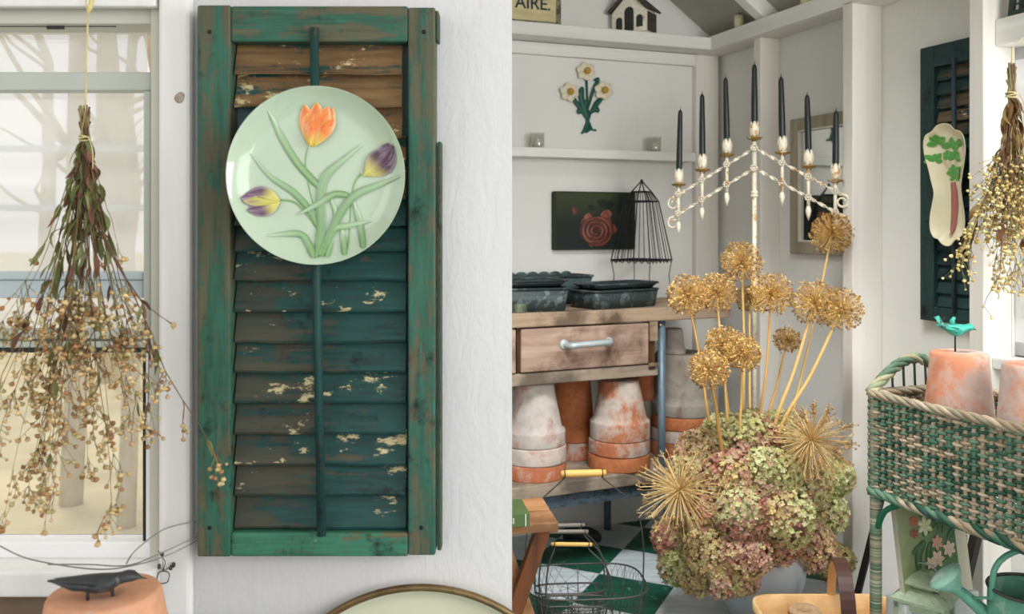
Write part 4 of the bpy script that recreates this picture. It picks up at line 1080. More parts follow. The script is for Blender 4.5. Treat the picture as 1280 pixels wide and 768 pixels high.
# trays on the bench top
def tray(name, lb, x, y, rot, a, b, h, mat, z=zt, flare=1.12, rim=.004, handle=True, scallop=False, grp='old metal trays on the bench'):
    w = bw(x, y, z); t = thing(name, lb, 'tray', w, BA+R(rot), grp)
    def rrect(a, b, r, n=5):
        o = []
        for cx_, cy_, a0 in ((a-r, -b+r, -90), (a-r, b-r, 0), (-a+r, b-r, 90), (-a+r, -b+r, 180)):
            for k in range(n+1): q = R(a0+90*k/n); o.append((cx_+r*math.cos(q), cy_+r*math.sin(q)))
        return o
    rows = []
    for k, z_, r in ((.02, 0, .0001), (1, 0, .018), (flare, h, .026)):
        rows.append([Vector((px_, py_, z_)) for px_, py_ in rrect(a*k, b*(1+(k-1)*a/b) if k > 1 else b*k, r)])
    for k, z_, r in ((flare, h, .026), (1, .003, .018), (.02, .003, .0001)):
        rows.append([Vector((px_*.992, py_*.99, z_)) for px_, py_ in rrect(a*k, b*(1+(k-1)*a/b) if k > 1 else b*k, r)])
    g = G(); g.grid(rows, closed=True)
    if scallop:
        bb = b*(1+(flare-1)*a/b)
        for i in range(-5, 6):
            cx_ = i*a/5.2; rr = a/11
            g.prism([(cx_+rr*1.1*math.cos(PI*k/10), h-.004+rr*.75*math.sin(PI*k/10)) for k in range(11)], bb-.003, bb+.001)
    g.build('pan', mat, t)
    g = G(); o = rrect(a*flare, b*(1+(flare-1)*a/b), .026); pts = [Vector((p_[0], p_[1], h)) for p_ in o]; g.tube(pts+[pts[0]], rim, 6); g.build('rolled_rim', M['green_zinc'], t)
    if handle:
        for s_ in (-1, 1):
            g = G(); e = a*flare+.002; g.tube(smooth_path([(s_*e,-.03,h-.006),(s_*(e+.012),-.028,h-.004),(s_*(e+.016),0,h-.002),(s_*(e+.012),.028,h-.004),(s_*e,.03,h-.006)], 4), .0028, 6); g.build('handle', M['black_iron'], t)
    return t
tray('metal_tray', 'teal metal tray with a scalloped back edge behind the other trays', .17, .325, 0, .24, .05, .098, M['teal_zinc'], scallop=True, handle=False)
tray('metal_tray', 'lower dark mottled metal tray at the front of the bench', .02, .13, -9, .195, .085, .074, M['green_zinc'], flare=1.06)
tray('metal_tray', 'upper dark metal tray stacked askew on the front one', .04, .145, 4, .18, .07, .018, M['green_zinc'], z=zt+.0785, flare=1.1)
tray('metal_tray', 'small dark metal tray at the right end of the tray pile', .43, .105, 9, .135, .07, .060, M['green_zinc'], flare=1.08)
tray('metal_tray', 'small shallow tray lying on top of the right-hand tray', .445, .11, 13, .13, .055, .016, M['green_zinc'], z=zt+.0650, flare=1.12)
tn = thing('tin_lid', 'small round dull green tin at the left front of the bench', 'tin', bw(bx(649, .045), .045, zt))
g = G(); g.lathe([(0,0),(.024,0),(.0245,.002),(.0235,.004),(.0235,.026),(.022,.028),(0,.028)], 28); g.build('tin_body', m_paint('tin_green', C(104,116,94), C(80,84,70), .4, 50, (1,1,1), .5, .3), tn)

# wire pyramid
x = bx(802, .27); y = .27; cg = thing('wire_pyramid', 'tall black wire pyramid cloche standing behind the trays', 'wire cloche', bw(x, y, zt), BA+R(28)); k = bk(x, y)
yy = bw(x, y).y; Z = lambda py: H-(py-HOR)/F*yy-zt
g = G()
def sq(a, z, n=1):
    c_ = [(-a,-a),(a,-a),(a,a),(-a,a)]; return [Vector((p_[0], p_[1], z)) for p_ in c_]
a3, a2, a1 = 27.5*k, 15.5*k, 9.0*k; za_, z1_, z2_, z3_ = Z(226), Z(240), Z(252), Z(325)
for a_, z_, r in ((a1, z1_, .0028), (a2, z2_, .0032), (a3, z3_, .0034)):
    q = sq(a_, z_); g.tube(q+[q[0]], r, 6)
q = sq(a3, z3_+.0)
for i in range(4):   # wavy apron
    A_, B_ = q[i], q[(i+1) % 4]; g.tube([A_.lerp(B_, t/24)+Vector((0,0,.006*math.sin(t*PI/2)-.004)) for t in range(25)], .0018, 5)
for c_ in range(4):
    P0, P1, P2, P3 = Vector((0,0,za_)), sq(a1, z1_)[c_], sq(a2, z2_)[c_], sq(a3, z3_)[c_]
    g.tube([P0, P1, P2, P3], .0024, 6)
    d_ = Vector((P3.x, P3.y, 0)).normalized(); g.tube(smooth_path([tuple(P3), tuple(P3+d_*-.006+Vector((0,0,-.03))), tuple(P3+d_*-.010+Vector((0,0,-.07))), tuple(Vector((P3.x, P3.y, 0))+d_*.008)], 4), .0017, 5)
g.blob((0,0,za_), .006, lv=1); g.build('frame', M['black_iron'], cg)
g = G()
for i in range(4):
    for j in range(1, 7):
        t = j/7; g.tube([sq(a1, z1_)[i].lerp(sq(a1, z1_)[(i+1) % 4], t), sq(a2, z2_)[i].lerp(sq(a2, z2_)[(i+1) % 4], t), sq(a3, z3_)[i].lerp(sq(a3, z3_)[(i+1) % 4], t)], .0013, 4)
g.build('bars', M['black_iron'], cg)

# ------------------------------------------------------------------ candelabrum
ca = R(-27); cb_ = Vector((303/F*2.88, 2.88, 0))
cd = thing('candelabrum', 'tall white iron candelabrum with seven branches on a thin pole', 'candelabrum', cb_, ca)
zc0 = 1.431
def bar(g, a, b, w, t, turns, n=40):
    a = Vector(a); b = Vector(b); d = (b-a).normalized(); u = d.cross(Vector((0,1,0))).normalized(); v = d.cross(u); rows = []
    for i in range(n+1):
        p = a.lerp(b, i/n); an = turns*2*PI*i/n; e1 = u*math.cos(an)+v*math.sin(an); e2 = v*math.cos(an)-u*math.sin(an)
        rows.append([p+e1*w/2+e2*t/2, p-e1*w/2+e2*t/2, p-e1*w/2-e2*t/2, p+e1*w/2-e2*t/2])
    g.grid(rows, closed=True, smooth=False)
for dz in (-.031, -.096):
    for s_ in (-1, 1):
        g = G(); a = Vector((0, 0, zc0+dz)); b = Vector((s_*.268, 0, zc0+dz-.58*.268)); bar(g, a, b, .0105, .003, 4.5)
        # scroll at the end
        d_ = Vector((s_, 0, -.58)).normalized(); pts = []
        for i in range(19):
            t = i/18; an = t*2.3*PI; r = .021*(1-.62*t)
            c_ = b+Vector((0, 0, -.021)); pts.append(c_+Vector((s_*r*math.sin(an+.55), 0, r*math.cos(an+.55))))
        g.tube([b-d_*.01]+pts, [.0038]*10+[.003]*10, 6); g.build('arm', M['iron_white'], cd)
def zpl(s_): return zc0-.58*abs(s_)
ss = [-.25, -.17, -.088, 0, .088, .168, .248]
for i, s_ in enumerate(ss):
    z_ = zpl(s_); g = G()
    if s_ != 0:
        g.tube([(s_, -.004, z_), (s_, -.004, z_-.125)], .0055, 8); g.tube([(s_,-.004,z_-.12),(s_,-.004,z_-.138),(s_,-.004,z_-.152),(s_,-.004,z_-.168)], [.0045,.0095,.0065,.0012], 8)
        for dz in (-.031, -.096):
            zz = z_+dz
            for k in range(8): an = k*PI/4; g.blob((s_+.0085*math.cos(an), -.011, zz+.0085*math.sin(an)), .0048, .003, .0048, lv=0)
            g.blob((s_, -.013, zz), .005, .004, .005, lv=1)
        g.build('spindle', M['iron_white'], cd)
    g = G(); g.M = Matrix.Translation((s_, 0, z_)); g.lathe([(.006,-.012),(.010,-.004),(.020,-.003),(.024,.002),(.0255,.004),(.022,.0045),(.012,.001),(.010,.03),(.0085,.031)], 20, wob=.03, rng=random.Random(i)); g.M = None
    g.build('drip_pan', M['brass_worn'], cd)
    g = G()
    for k in range(5):
        an = k*2*PI/5+.4*i; rad = Vector((math.cos(an), math.sin(an), 0)); ta = Vector((-rad.y, rad.x, 0)); rows = []
        for j in range(7):
            t = j/6; w = .011*math.sin(PI*(t*.82+.1)); r = .011+.005*math.sin(PI*t)+.001*t; rows.append([Vector((s_,0,z_+.003+.052*t))+rad*(r-.002*abs(q))+ta*w*q for q in (-1,-.5,0,.5,1)])
        g.grid(rows)
    g.build('leaf_cup', M['iron_white'], cd, solid=.002)
g = G(); g.tube([(0,0,.02),(0,0,zc0-.01)], .0075, 10)
for dz in (-.031, -.096, -.175, -.185): g.blob((0,0,zc0+dz), .0125, .0125, .009, lv=2)
for dz in (-.031, -.096):
    for k in range(8): an = k*PI/4; g.blob((.009*math.cos(an), -.012, zc0+dz+.009*math.sin(an)), .005, .003, .005, lv=0)
g.build('pole', M['iron_white'], cd)
g = G(); g.lathe([(0,0),(.085,0),(.088,.004),(.08,.010),(.03,.016),(.012,.03),(.009,.05)], 32); g.build('base', M['iron_white'], cd)
tops = [137, 117, 97, 80, 96, 118, 138]
names = ['leftmost dark green taper candle on the white candelabrum, lowest on that side', 'second taper candle from the left on the white candelabrum', 'third taper candle from the left, just left of the tall centre one', 'tallest centre taper candle on the candelabrum pole', 'taper candle immediately right of the centre one', 'second taper candle from the right, standing before the mirror', 'rightmost dark green taper candle, before the mirror frame near the post']
for i, s_ in enumerate(ss):
    z_ = zpl(s_)+.012; q = cb_+Vector((s_*math.cos(ca), s_*math.sin(ca), z_)); ht = H-(tops[i]-HOR)/F*q.y-z_
    t = thing('taper_candle', names[i], 'candle', q, 0, 'taper candles in the candelabrum')
    g = G(); g.lathe([(0,0),(.0085,0),(.0105,.04),(.0100,ht*.5),(.0078,ht-.012),(.0045,ht-.003),(0,ht)], 16, wob=.02, rng=random.Random(i)); cnd = g.build('wax', M['candle_green'], t)
    t.rotation_euler = (R([1,-1,1,0,1,-1,0][i]), R([1,0,-1.5,0,-1.5,-1,0.5][i]), 0)
    g = G(); g.tube([(0,0,ht-.002),(.001,0,ht+.008)], .001, 5); g.build('wick', M['wick'], t)

# ------------------------------------------------------------------ hydrangeas, alliums and their pot
PCY = 2.62; ppx = P(947, 700, PCY); vx = ppx.x
vp = thing('ceramic_pot', 'round pale blue-grey pot on the floor holding the dried flowers', 'pot', (vx, PCY, 0))
g = G(); g.lathe([(0,0),(.075,0),(.08,.004),(.105,.05),(.132,.11),(.141,.17),(.136,.225),(.115,.265),(.098,.285),(.104,.298),(.108,.30),(.102,.301),(.090,.285),(.105,.262),(.125,.22),(.130,.17),(.12,.11),(.09,.05),(0,.02)], 56)
g.build('pot_body', M['pot_blue'], vp)
olive, pink, gold, grn, rose, brn, lime = C(190,186,128), C(216,166,152), C(222,192,138), C(158,174,110), C(190,114,112), C(182,150,114), C(216,220,162)
heads = [(876,566,36,-.02,[rose,pink,brn],'rose-brown hydrangea head at the upper left beneath the alliums'), (905,548,34,.0,[lime,olive,gold],'lime-green hydrangea head at the top below the leftmost allium stem'),
 (938,545,36,-.04,[pink,rose,olive],'pink hydrangea head at the top centre below the allium stems'), (980,545,36,.03,[pink,gold,olive],'dusty pink hydrangea head at the top right of centre'),
 (868,600,38,-.05,[gold,olive,brn],'golden hydrangea head behind the left starburst seed head'), (915,598,40,-.10,[pink,rose,gold],'warm pink hydrangea head left of the middle'),
 (960,596,42,-.12,[lime,pink,olive],'pale green and pink hydrangea head in the middle'), (1004,600,38,-.06,[pink,gold,lime],'peachy hydrangea head right of the middle below the right starburst'),
 (1038,598,30,.04,[grn,olive,lime],'green hydrangea head at the upper right edge'), (1030,640,34,.03,[grn,lime,olive],'green hydrangea head on the right flank'),
 (930,640,42,-.15,[rose,pink,lime],'deep rose hydrangea head facing the front'), (978,644,44,-.15,[lime,gold,pink],'large yellow-green hydrangea head facing the front'),
 (885,640,38,-.08,[brn,rose,gold],'brownish hydrangea head below the left starburst'), (840,672,28,.0,[brn,rose,olive],'brown-pink hydrangea head on the far left'),
 (850,706,30,-.03,[lime,grn,olive],'lime hydrangea head at the lower left edge'), (890,690,38,-.12,[gold,olive,brn],'golden hydrangea head at the lower left front'),
 (932,690,36,-.16,[pink,gold,rose],'pinkish hydrangea head hanging over the pot'), (975,678,32,-.12,[pink,rose,gold],'rosy hydrangea head above the pot rim'),
 (1012,682,36,-.04,[pink,gold,brn],'tan-pink hydrangea head low on the right'), (1042,702,27,.04,[olive,pink,brn],'lowest right hydrangea head beside the trug handle'),
 (902,722,28,-.14,[gold,pink,lime],'lower hydrangea head drooping at the pot left side'), (926,722,24,-.15,[gold,pink,olive],'lowest hydrangea head drooping over the pot front'), (872,722,25,-.08,[gold,lime,brn],'small gold hydrangea head at the bottom left')]
def floret_head(c_r, seed, pal, n):
    rg = random.Random(seed); g = G()
    off = [Vector((rg.gauss(0,1), rg.gauss(0,1), rg.gauss(0,1))).normalized() for _ in range(7)]
    # lumps
    g.blob((0,0,0), c_r*.74, col=mixc(pal[2], C(90,76,50), .5), lv=2, rng=rg, amt=.05)
    for i in range(n):
        zf = 1-2*(i+.5)/n; an = i*2.39996+rg.uniform(-.2, .2); rr = math.sqrt(max(0, 1-zf*zf)); nrm = Vector((rr*math.cos(an), rr*math.sin(an), zf))
        lump = max(nrm.dot(o) for o in off); rad = c_r*(.84+.14*lump**3+rg.uniform(-.06, .06))
        p = nrm*rad; nn = (nrm+Vector((rg.gauss(0,.4), rg.gauss(0,.4), rg.gauss(0,.4)))).normalized()
        k = max(range(7), key=lambda q: nrm.dot(off[q])+rg.uniform(-.25, .25)); base = pal[k % 3] if rg.random() < .8 else rg.choice([lime, pink, gold, rose])
        base = jit(mixc(base, C(226,224,170), .55) if rg.random() < .22 else base, rg, .28); e1 = nn.orthogonal().normalized(); e2 = nn.cross(e1); a0 = rg.uniform(0, PI); L = .0076*rg.uniform(.7, 1.3)
        ctr = mixc(base, C(196,190,120), .4)
        for q in range(4):
            a_ = a0+q*PI/2; d = e1*math.cos(a_)+e2*math.sin(a_); s_ = e2*math.cos(a_)-e1*math.sin(a_); cup = nn*L*rg.uniform(.1, .5)
            g.add([p, p+d*L*.6+s_*L*.42+cup*.5, p+d*L*1.05+cup, p+d*L*.6-s_*L*.42+cup*.5], [(0,1,2,3)], [ctr, base, mixc(base, C(110,70,60), .25), base], False)
    return g
rgH = random.Random(77)
for i, (px, py, r, dy, pal, lb) in enumerate(heads):
    Y = 2.60+dy; c_ = P(px, py, Y); rm = r*Y/F*.98
    t = thing('hydrangea', lb, 'dried hydrangea', c_, 0, 'dried hydrangea heads in the pot')
    g = floret_head(rm, 100+i, pal, int(1050*(rm/.09)**2)+60); o = g.build('flower_head', M['petal'], t); o.scale = (1, .92, .95)
    g = G(); tgt = Vector((vx+rgH.uniform(-.05, .05), PCY+rgH.uniform(-.05, .05), .24))-c_; inn = Vector((tgt.x*.35, tgt.y*.35+.03, tgt.z*.5 if tgt.z < 0 else .03)); top = Vector((tgt.x*.9, tgt.y*.9, max(tgt.z+.10, -.02) if tgt.z < -.12 else tgt.z+.08))
    g.tube(smooth_path([(0,0,0), tuple(inn), tuple(top), tuple(tgt)], 5), .003, 6, col=C(110,92,58)); g.build('stem', M['vcol'], t)

def allium_head(r, seed, n=230, podr=.0033, cols=None, rayc=None):
    rg = random.Random(seed); g = G(); cols = cols or [C(200,158,90), C(180,134,72), C(220,184,116), C(140,102,58)]; rayc = rayc or [C(228,190,120), C(208,166,94), C(190,148,82)]
    g.blob((0,0,0), .007, col=C(96,66,34), lv=1)
    for i in range(n):
        z = 1-2*(i+.5)/n; an = i*2.39996+rg.uniform(-.15, .15); rr = math.sqrt(max(0, 1-z*z)); d = Vector((rr*math.cos(an), rr*math.sin(an), z)); L = r*rg.uniform(.80, 1.0)
        if z < -.93: continue
        e = d*L; g.tube([d*.004, e], [.0008, .0007], 3, col=rg.choice(rayc), cap=False)
        c_ = jit(rg.choice(cols), rg, .2)
        for k in range(3):
            q = Vector((rg.gauss(0,1), rg.gauss(0,1), rg.gauss(0,1)))*podr*.55
            g.blob(e+q, podr*rg.uniform(.6, 1), col=c_, lv=0, rng=rg, amt=.35)
    return g
AL = [(859,369,27,2.60,(889,540),'allium seed head furthest left, in front of the bench edge'), (896,366,26,2.64,(915,545),'allium seed head second from the left before the bench top'),
 (927,328,27,2.68,(930,540),'tallest allium seed head of the left group, against the white pole'), (964,368,28,2.56,(948,545),'bright allium seed head just right of the candelabrum pole'),
 (1018,379,30,2.56,(966,545),'allium seed head left of the rightmost one'), (1052,387,28,2.52,(972,548),'rightmost allium seed head on the longest slanting stem'),
 (984,425,17,2.74,(958,540),'small faded allium seed head behind the slanting stems'), (905,431,24,2.56,(912,548),'allium seed head in the lower row partly behind its neighbour'),
 (928,441,24,2.48,(926,552),'golden allium seed head in the middle of the lower row'), (886,462,26,2.44,(902,560),'lowest allium seed head on a thick stem at the left front'),
 (1040,292,27,2.74,(986,540),'highest allium seed head, in front of the mirror frame'), (937,374,18,2.74,(938,540),'small dark allium seed head behind the white pole')]
for i, (px, py, r, Y, sb, lb) in enumerate(AL):
    c_ = P(px, py, Y); k = Y/F
    t = thing('allium', lb, 'dried allium', c_, 0, 'dried allium seed heads in the pot')
    allium_head(r*k, 200+i, 240 if r > 20 else 150).build('seed_head', M['vcol'], t)
    p1 = P(sb[0], sb[1], Y*.5+2.56*.5)-c_; p2 = Vector((vx+(p1.x+c_.x-vx)*.35, PCY-.02+.01*(i%4), .20))-c_
    rad = .0052 if i in (9, 5, 4) else .0040
    g = G(); sp = smooth_path([(0,0,0), tuple(p1*.5+Vector((rgH.uniform(-.006,.006),0,0))), tuple(p1), tuple(p2)], 6); g.tube(sp, [rad*(.8+.4*j/len(sp)) for j in range(len(sp))], 8, col=C(214,176,108) if i % 3 else C(196,150,84))
    g.build('stem', M['vcol'], t)
for i, (px, py, r, Y, lb) in enumerate([(849,613,52,2.40,'big golden starburst seed head at the left front of the hydrangeas'), (1014,551,46,2.44,'big golden starburst seed head on the right above the hydrangeas')]):
    c_ = P(px, py, Y); k = Y/F; rg = random.Random(400+i); t = thing('starburst_seed_head', lb, 'dried allium', c_, 0, 'starburst seed heads in the pot')
    g = G(); g.blob((0,0,0), .010, col=C(150,112,60), lv=1)
    for j in range(190):
        z = 1-2*(j+.5)/190; an = j*2.39996; rr = math.sqrt(1-z*z); d = Vector((rr*math.cos(an), rr*math.sin(an)-.15, z)).normalized()
        if i == 0 and d.x > .5 and d.y > 0: continue
        L = r*k*rg.uniform(.7, 1.05); bend = Vector((0, 0, -rg.uniform(0, .12)*L)); m_ = d*L*.55; e = d*L+bend
        cr = jit(rg.choice([C(222,190,128), C(204,168,104), C(180,144,88), C(234,206,152)]), rg, .12)
        g.tube([d*.006, m_, e], [.0012, .0010, .0008], 4, col=cr, cap=False)
        for q in range(3):
            f = (d+Vector((rg.gauss(0,.4), rg.gauss(0,.4), rg.gauss(0,.4)))).normalized(); L2 = L*rg.uniform(.08, .16)
            g.tube([e, e+f*L2], [.0009, .0006], 3, col=cr, cap=False); 
            if rg.random() < .5: g.blob(e+f*L2, .0022, col=jit(C(170,130,80), rg, .2), lv=0)
    if i == 1:
        for tx, ty in ((1018,502),(1040,508),(1034,524),(1002,512),(1068,530),(1072,556),(1052,566),(1060,580)):
            e = P(tx, ty, Y-.01)-c_; pts = [Vector((0,0,0)), e*.5+Vector((.004,0,.004)), e]; g.tube(pts, [.0019,.0016,.0012], 4, col=C(190,160,112))
            for q in range(22): v = e*(.6+.4*rg.random())+Vector((rg.gauss(0,.006), rg.gauss(0,.006), rg.gauss(0,.006))); g.tube([e*.7, v], .0008, 3, col=C(170,138,94), cap=False); g.blob(v, .0034, col=jit(C(166,132,90), rg, .2), lv=0, rng=rg, amt=.3)
    g.build('seed_head', M['vcol'], t)
    g = G(); tg = Vector((vx, PCY, .24))-c_; g.tube(smooth_path([(0,0,0), (tg.x*.3, .05+tg.y*.2, tg.z*.2), (tg.x*.9, tg.y, tg.z*.6), tuple(tg)], 5), .004, 6, col=C(180,140,80)); g.build('stem', M['vcol'], t)

# ------------------------------------------------------------------ wicker plant stand
def braid(g, path, r, strands=3, pitch=.035, sr=None, cols=None, seed=0, n=6, flat=1.0):
    rg = random.Random(seed); path = [Vector(p) for p in path]
    # resample
    seg = [0]
    for a, b in zip(path, path[1:]): seg.append(seg[-1]+(b-a).length)
    L = seg[-1]; m = max(8, int(L/(pitch/7))); pts = []; j = 0
    for i in range(m+1):
        s_ = L*i/m
        while j < len(seg)-2 and seg[j+1] < s_: j += 1
        t = (s_-seg[j])/max(1e-9, seg[j+1]-seg[j]); pts.append(path[j].lerp(path[j+1], min(1, t)))
    a = None; frames = []
    for i in range(m+1):
        t = (pts[min(i+1, m)]-pts[max(i-1, 0)]).normalized()
        a = t.orthogonal() if a is None else a-t*a.dot(t)
        a.normalize(); frames.append((a.copy(), t.cross(a)))
    for k in range(strands):
        q = []; cc = []; c_ = rg.choice(cols)
        for i in range(m+1):
            an = 2*PI*(L*i/m/pitch)+2*PI*k/strands; q.append(pts[i]+frames[i][0]*math.cos(an)*r*.55+frames[i][1]*math.sin(an)*r*.55)
            if rg.random() < .16: c_ = rg.choice(cols)
            cc.append(jit(c_, rg, .12))
        g.tube(q, sr or r*.62, n, col=cc)
gA, gB, gC, be, be2 = C(66,108,86), C(44,80,64), C(104,136,112), C(186,168,142), C(160,142,116)
wcols = [gA, gB, gC, gB, gA, C(86,122,100), be, be2]; rcols = [be, be2, C(150,150,122), gC]
PSO = Vector((.757, 1.885, 0)); SL, SWD = .75, .245; zr, zbm = .792, .588; zs_ = .20
ps = thing('wicker_plant_stand', 'green and tan wicker plant stand along the right wall', 'plant stand', PSO, RT.th)
def perim(s_, inset=0.0):
    a, b = SL, SWD; s_ = s_ % (2*(a+b))
    if s_ < a: p = (s_, 0)
    elif s_ < a+b: p = (a, s_-a)
    elif s_ < 2*a+b: p = (a-(s_-a-b), b)
    else: p = (0, b-(s_-2*a-b))
    return Vector((p[0], p[1], 0))
def pnorm(s_):
    a, b = SL, SWD; s_ = s_ % (2*(a+b))
    return Vector((0,-1,0)) if s_ < a else Vector((1,0,0)) if s_ < a+b else Vector((0,1,0)) if s_ < 2*a+b else Vector((-1,0,0))
PER = 2*(SL+SWD); nst = 106; rg = random.Random(9); nrow = 27
g = G()
for i in range(nrow):
    z = zbm+.012+(zr-zbm-.02)*i/(nrow-1); pts = []; cc = []; c_ = rg.choice(wcols)
    for j in range(nst*2+1):
        s_ = PER*j/(nst*2); ph = (j//2+i) % 2; amp = .0055 if j % 2 == 0 else 0
        pts.append(perim(s_)+pnorm(s_)*(amp*(1 if ph else -1))+Vector((0, 0, z+rg.uniform(-.0007, .0007))))
        if rg.random() < .30: c_ = rg.choice(wcols)
        cc.append(jit(c_, rg, .15))
    g.tube(pts, .0033, 5, col=cc, cap=False)
g.build('woven_side', M['vcol'], ps)
g = G()
for j in range(nst):
    s_ = PER*(j)/nst; c_ = [jit(rg.choice([be, be2, gC, be]), rg, .12) for _ in range(8)]; g.tube([perim(s_)+Vector((0, 0, zbm+(zr-zbm)*k/7)) for k in range(8)], .0046, 6, col=c_)
g.build('stakes', M['vcol'], ps)['kind'] = 'stuff'
for nm, z, r, cols in (('rim', zr, .0088, [be, be2, C(166,152,128), C(140,134,112)]), ('bottom_border', zbm, .0105, [gA, gC, be, be2, gB])):
    g = G(); braid(g, [(0,0,z),(SL,0,z),(SL,SWD,z),(0,SWD,z),(0,0,z)], r, 4, .11, None, cols, 3); g.build(nm, M['vcol'], ps)
def wrapleg(x, y, z0_, z1_, r, seed, split=.55):
    rg = random.Random(seed); m = int((z1_-z0_)/.0015); pts = []; rr = []; cc = []; c_ = be
    for i in range(m+1):
        t = i/m; z = z1_+(z0_-z1_)*t; pts.append((x, y, z)); rr.append(r*(1 if i % 2 else .88))
        if i % 2 == 0: c_ = jit(rg.choice([be, be2, C(200,190,168), gC] if rg.random() < .6 and t < split else [gA, gC, gB, be2]), rg, .1)
        cc.append(mixc(c_, C(140,150,124), .35))
    g = G(); g.tube(pts, rr, 12, col=cc); return g
for i, (x, y) in enumerate(((.012, .004), (.012, SWD-.004), (SL-.012, .004), (SL-.012, SWD-.004))):
    wrapleg(x, y, 0, zr-.002, .0125, 60+i).build('leg', M['vcol'], ps)
for i, (x, y, dx) in enumerate(((.02, .0, 1), (.02, SWD, 1), (SL-.02, .0, -1), (SL-.02, SWD, -1))):
    g = G(); g.tube(smooth_path([(x,y,zbm-.075),(x+dx*.02,y,zbm-.035),(x+dx*.06,y,zbm-.008)], 6), [.003]+[.0062]*11+[.003], 8, col=C(30,96,66)); g.build('brace', M['vcol'], ps)
g = G(); arc = [(0,0,zr)]; 
for k in range(1, 20): t = k/20; arc.append((-.004, SWD*t, zr+.068*math.sin(PI*t)**1.15))
arc.append((0,SWD,zr)); braid(g, arc, .0125, 4, .09, .0062, [C(132,142,112), C(104,124,98), C(160,156,124), C(86,110,88)], 5); g.build('end_hoop', M['vcol'], ps)
g = G()
for k in (2, 3, 4, 5, 6): t = k/8; g.tube([(0,SWD*t,zr),(-.003,SWD*t,zr+.066*math.sin(PI*t)**1.15)], .0026, 6, col=C(70,84,72))
g.build('end_spindle', M['vcol'], ps)
g = G(); arc2 = [(SL-a, b, c) for a, b, c in arc]; braid(g, arc2, .0125, 4, .09, .0062, [C(132,142,112), C(104,124,98)], 6); g.build('end_hoop', M['vcol'], ps)
g = G(); g.box(.004, SL-.004, .006, SWD-.006, zbm+.10, zbm+.108); ln = g.build('inner_floor', M['dark_wood'], ps)
ZI = zbm+.108
g = G(); 
for k in range(9): y = .012+k*(SWD-.024)/8; g.tube([(0,y,zs_-.004),(SL,y,zs_-.004)], .006, 6, col=gB)
g.build('lower_shelf', M['vcol'], ps)
g = G(); braid(g, [(0,0,zs_),(SL,0,zs_),(SL,SWD,zs_),(0,SWD,zs_),(0,0,zs_)], .010, 3, .045, None, [C(120,140,120), be2, gC], 8); g.build('shelf_border', M['vcol'], ps)
ZS = zs_+.004
def psl(px, y):    # local x on the stand for a picture column at local depth y
    r = (px-640)/F; c_, s_ = math.cos(RT.th), math.sin(RT.th)
    ax_ = PSO.x-y*s_; ay = PSO.y+y*c_
    return (r*ay-ax_)/(c_-r*s_)
def psw(x, y, z=0): c_, s_ = math.cos(RT.th), math.sin(RT.th); return Vector((PSO.x+x*c_-y*s_, PSO.y+x*s_+y*c_, z))
for px, ytop, rt, rb, yb, lb, sd in ((1199, 440, 33, 45, .112, 'upturned terracotta pot in the wicker stand with the turquoise bird above it', 71), (1291, 455, 34, 46, .112, 'upturned terracotta pot in the wicker stand cut by the right picture edge', 72)):
    x = psl(px, yb); q = psw(x, yb, ZI); k = q.y/F; h_ = H-(ytop-HOR)/F*q.y-ZI
    p = thing('terracotta_pot', lb, 'pot', q, rg.uniform(0, 6), 'upturned pots in the wicker stand'); pot_mesh(rt*k, (rb+2.5)*k, h_, .028, seed=sd, n=56).build('pot_body', M['terra_pink'], p)
    if px == 1199: qb = q.copy(); qb.z = ZI+h_; kb = k
# turquoise bird on a wire pin
bi = thing('bird_figurine', 'turquoise painted metal bird on a wire pin above the terracotta pot in the wicker stand', 'bird figurine', qb+Vector(((1194-1199)*kb, 0, 0)), R(-12))
g = G(); g.tube([(0,0,0),(0,0,22*kb)], .0016, 6); g.build('pin', M['black_iron'], bi)
g = G(); g.M = Matrix.Translation((-2*kb, 0, 20*kb))@Matrix.Rotation(R(14), 4, 'Y'); bird_geo(g, .070)
g.M = Matrix.Translation((-14*kb, 0, 32*kb))@Matrix.Rotation(R(-125), 4, 'Y'); g.prism([(0,-.004),(.022,-.005),(.024,.004),(0,.004)], -.003, .003)
g.M = Matrix.Translation((-3*kb, 0, 30*kb)); g.tube([(0,0,0),(-.002,-.004,.014),(.002,-.006,.022)], [.006,.005,.003], 8)
g.M = None; g.build('bird_body', M['bird_patina'], bi)

# things on the stand's lower shelf
bxp = psw(.045, .125, ZS)
cbx = thing('cardboard_box', 'plain grey-white box on the wicker stand lower shelf under the flower picture', 'box', bxp, RT.th+R(90))
g = G(); g.box(-.10, .10, -.028, .028, 0, .165); g.build('box_body', M['mat_board'], cbx, bevel=.003)
fp = thing('flower_painting', 'small painting of white and pink lilies on green leaning beneath the wicker stand', 'painting', psw(.058, .125, ZS+.166), RT.th+R(90))
fw_, fh = .092, .205; tilt = R(9)
g = G(); g.M = Matrix.Rotation(-tilt, 4, 'X'); g.box(-fw_, fw_, -.006, .006, 0, fh); g.build('canvas', M['canvas_edge'], fp)
g = G(); g.M = Matrix.Rotation(-tilt, 4, 'X'); vs = []; cc = []; nx = nz = 16; rgp = random.Random(3)
for j in range(nz+1):
    for i in range(nx+1):
        vs.append((-fw_+.001+(2*fw_-.032)*i/nx, -.0066, .002+(fh-.004)*j/nz)); cc.append(jit(mixc(mixc(C(146,156,112), C(74,110,76), i/nx), C(160,160,128), max(0, j/nz-.5)*1.2*(1-i/nx)), rgp, .08))
g.add(vs, [(j*(nx+1)+i, j*(nx+1)+i+1, (j+1)*(nx+1)+i+1, (j+1)*(nx+1)+i) for j in range(nz) for i in range(nx)], cc)
def fsurf(x, z, lift): return Vector((-fw_+(x-90)/355*(2*fw_-.030), -.0068-lift, (600-z)/490*fh*.98))
def two(a, b): return lambda t, s_: mixc(a, b, .5+.5*math.sin(4*t+3*s_))
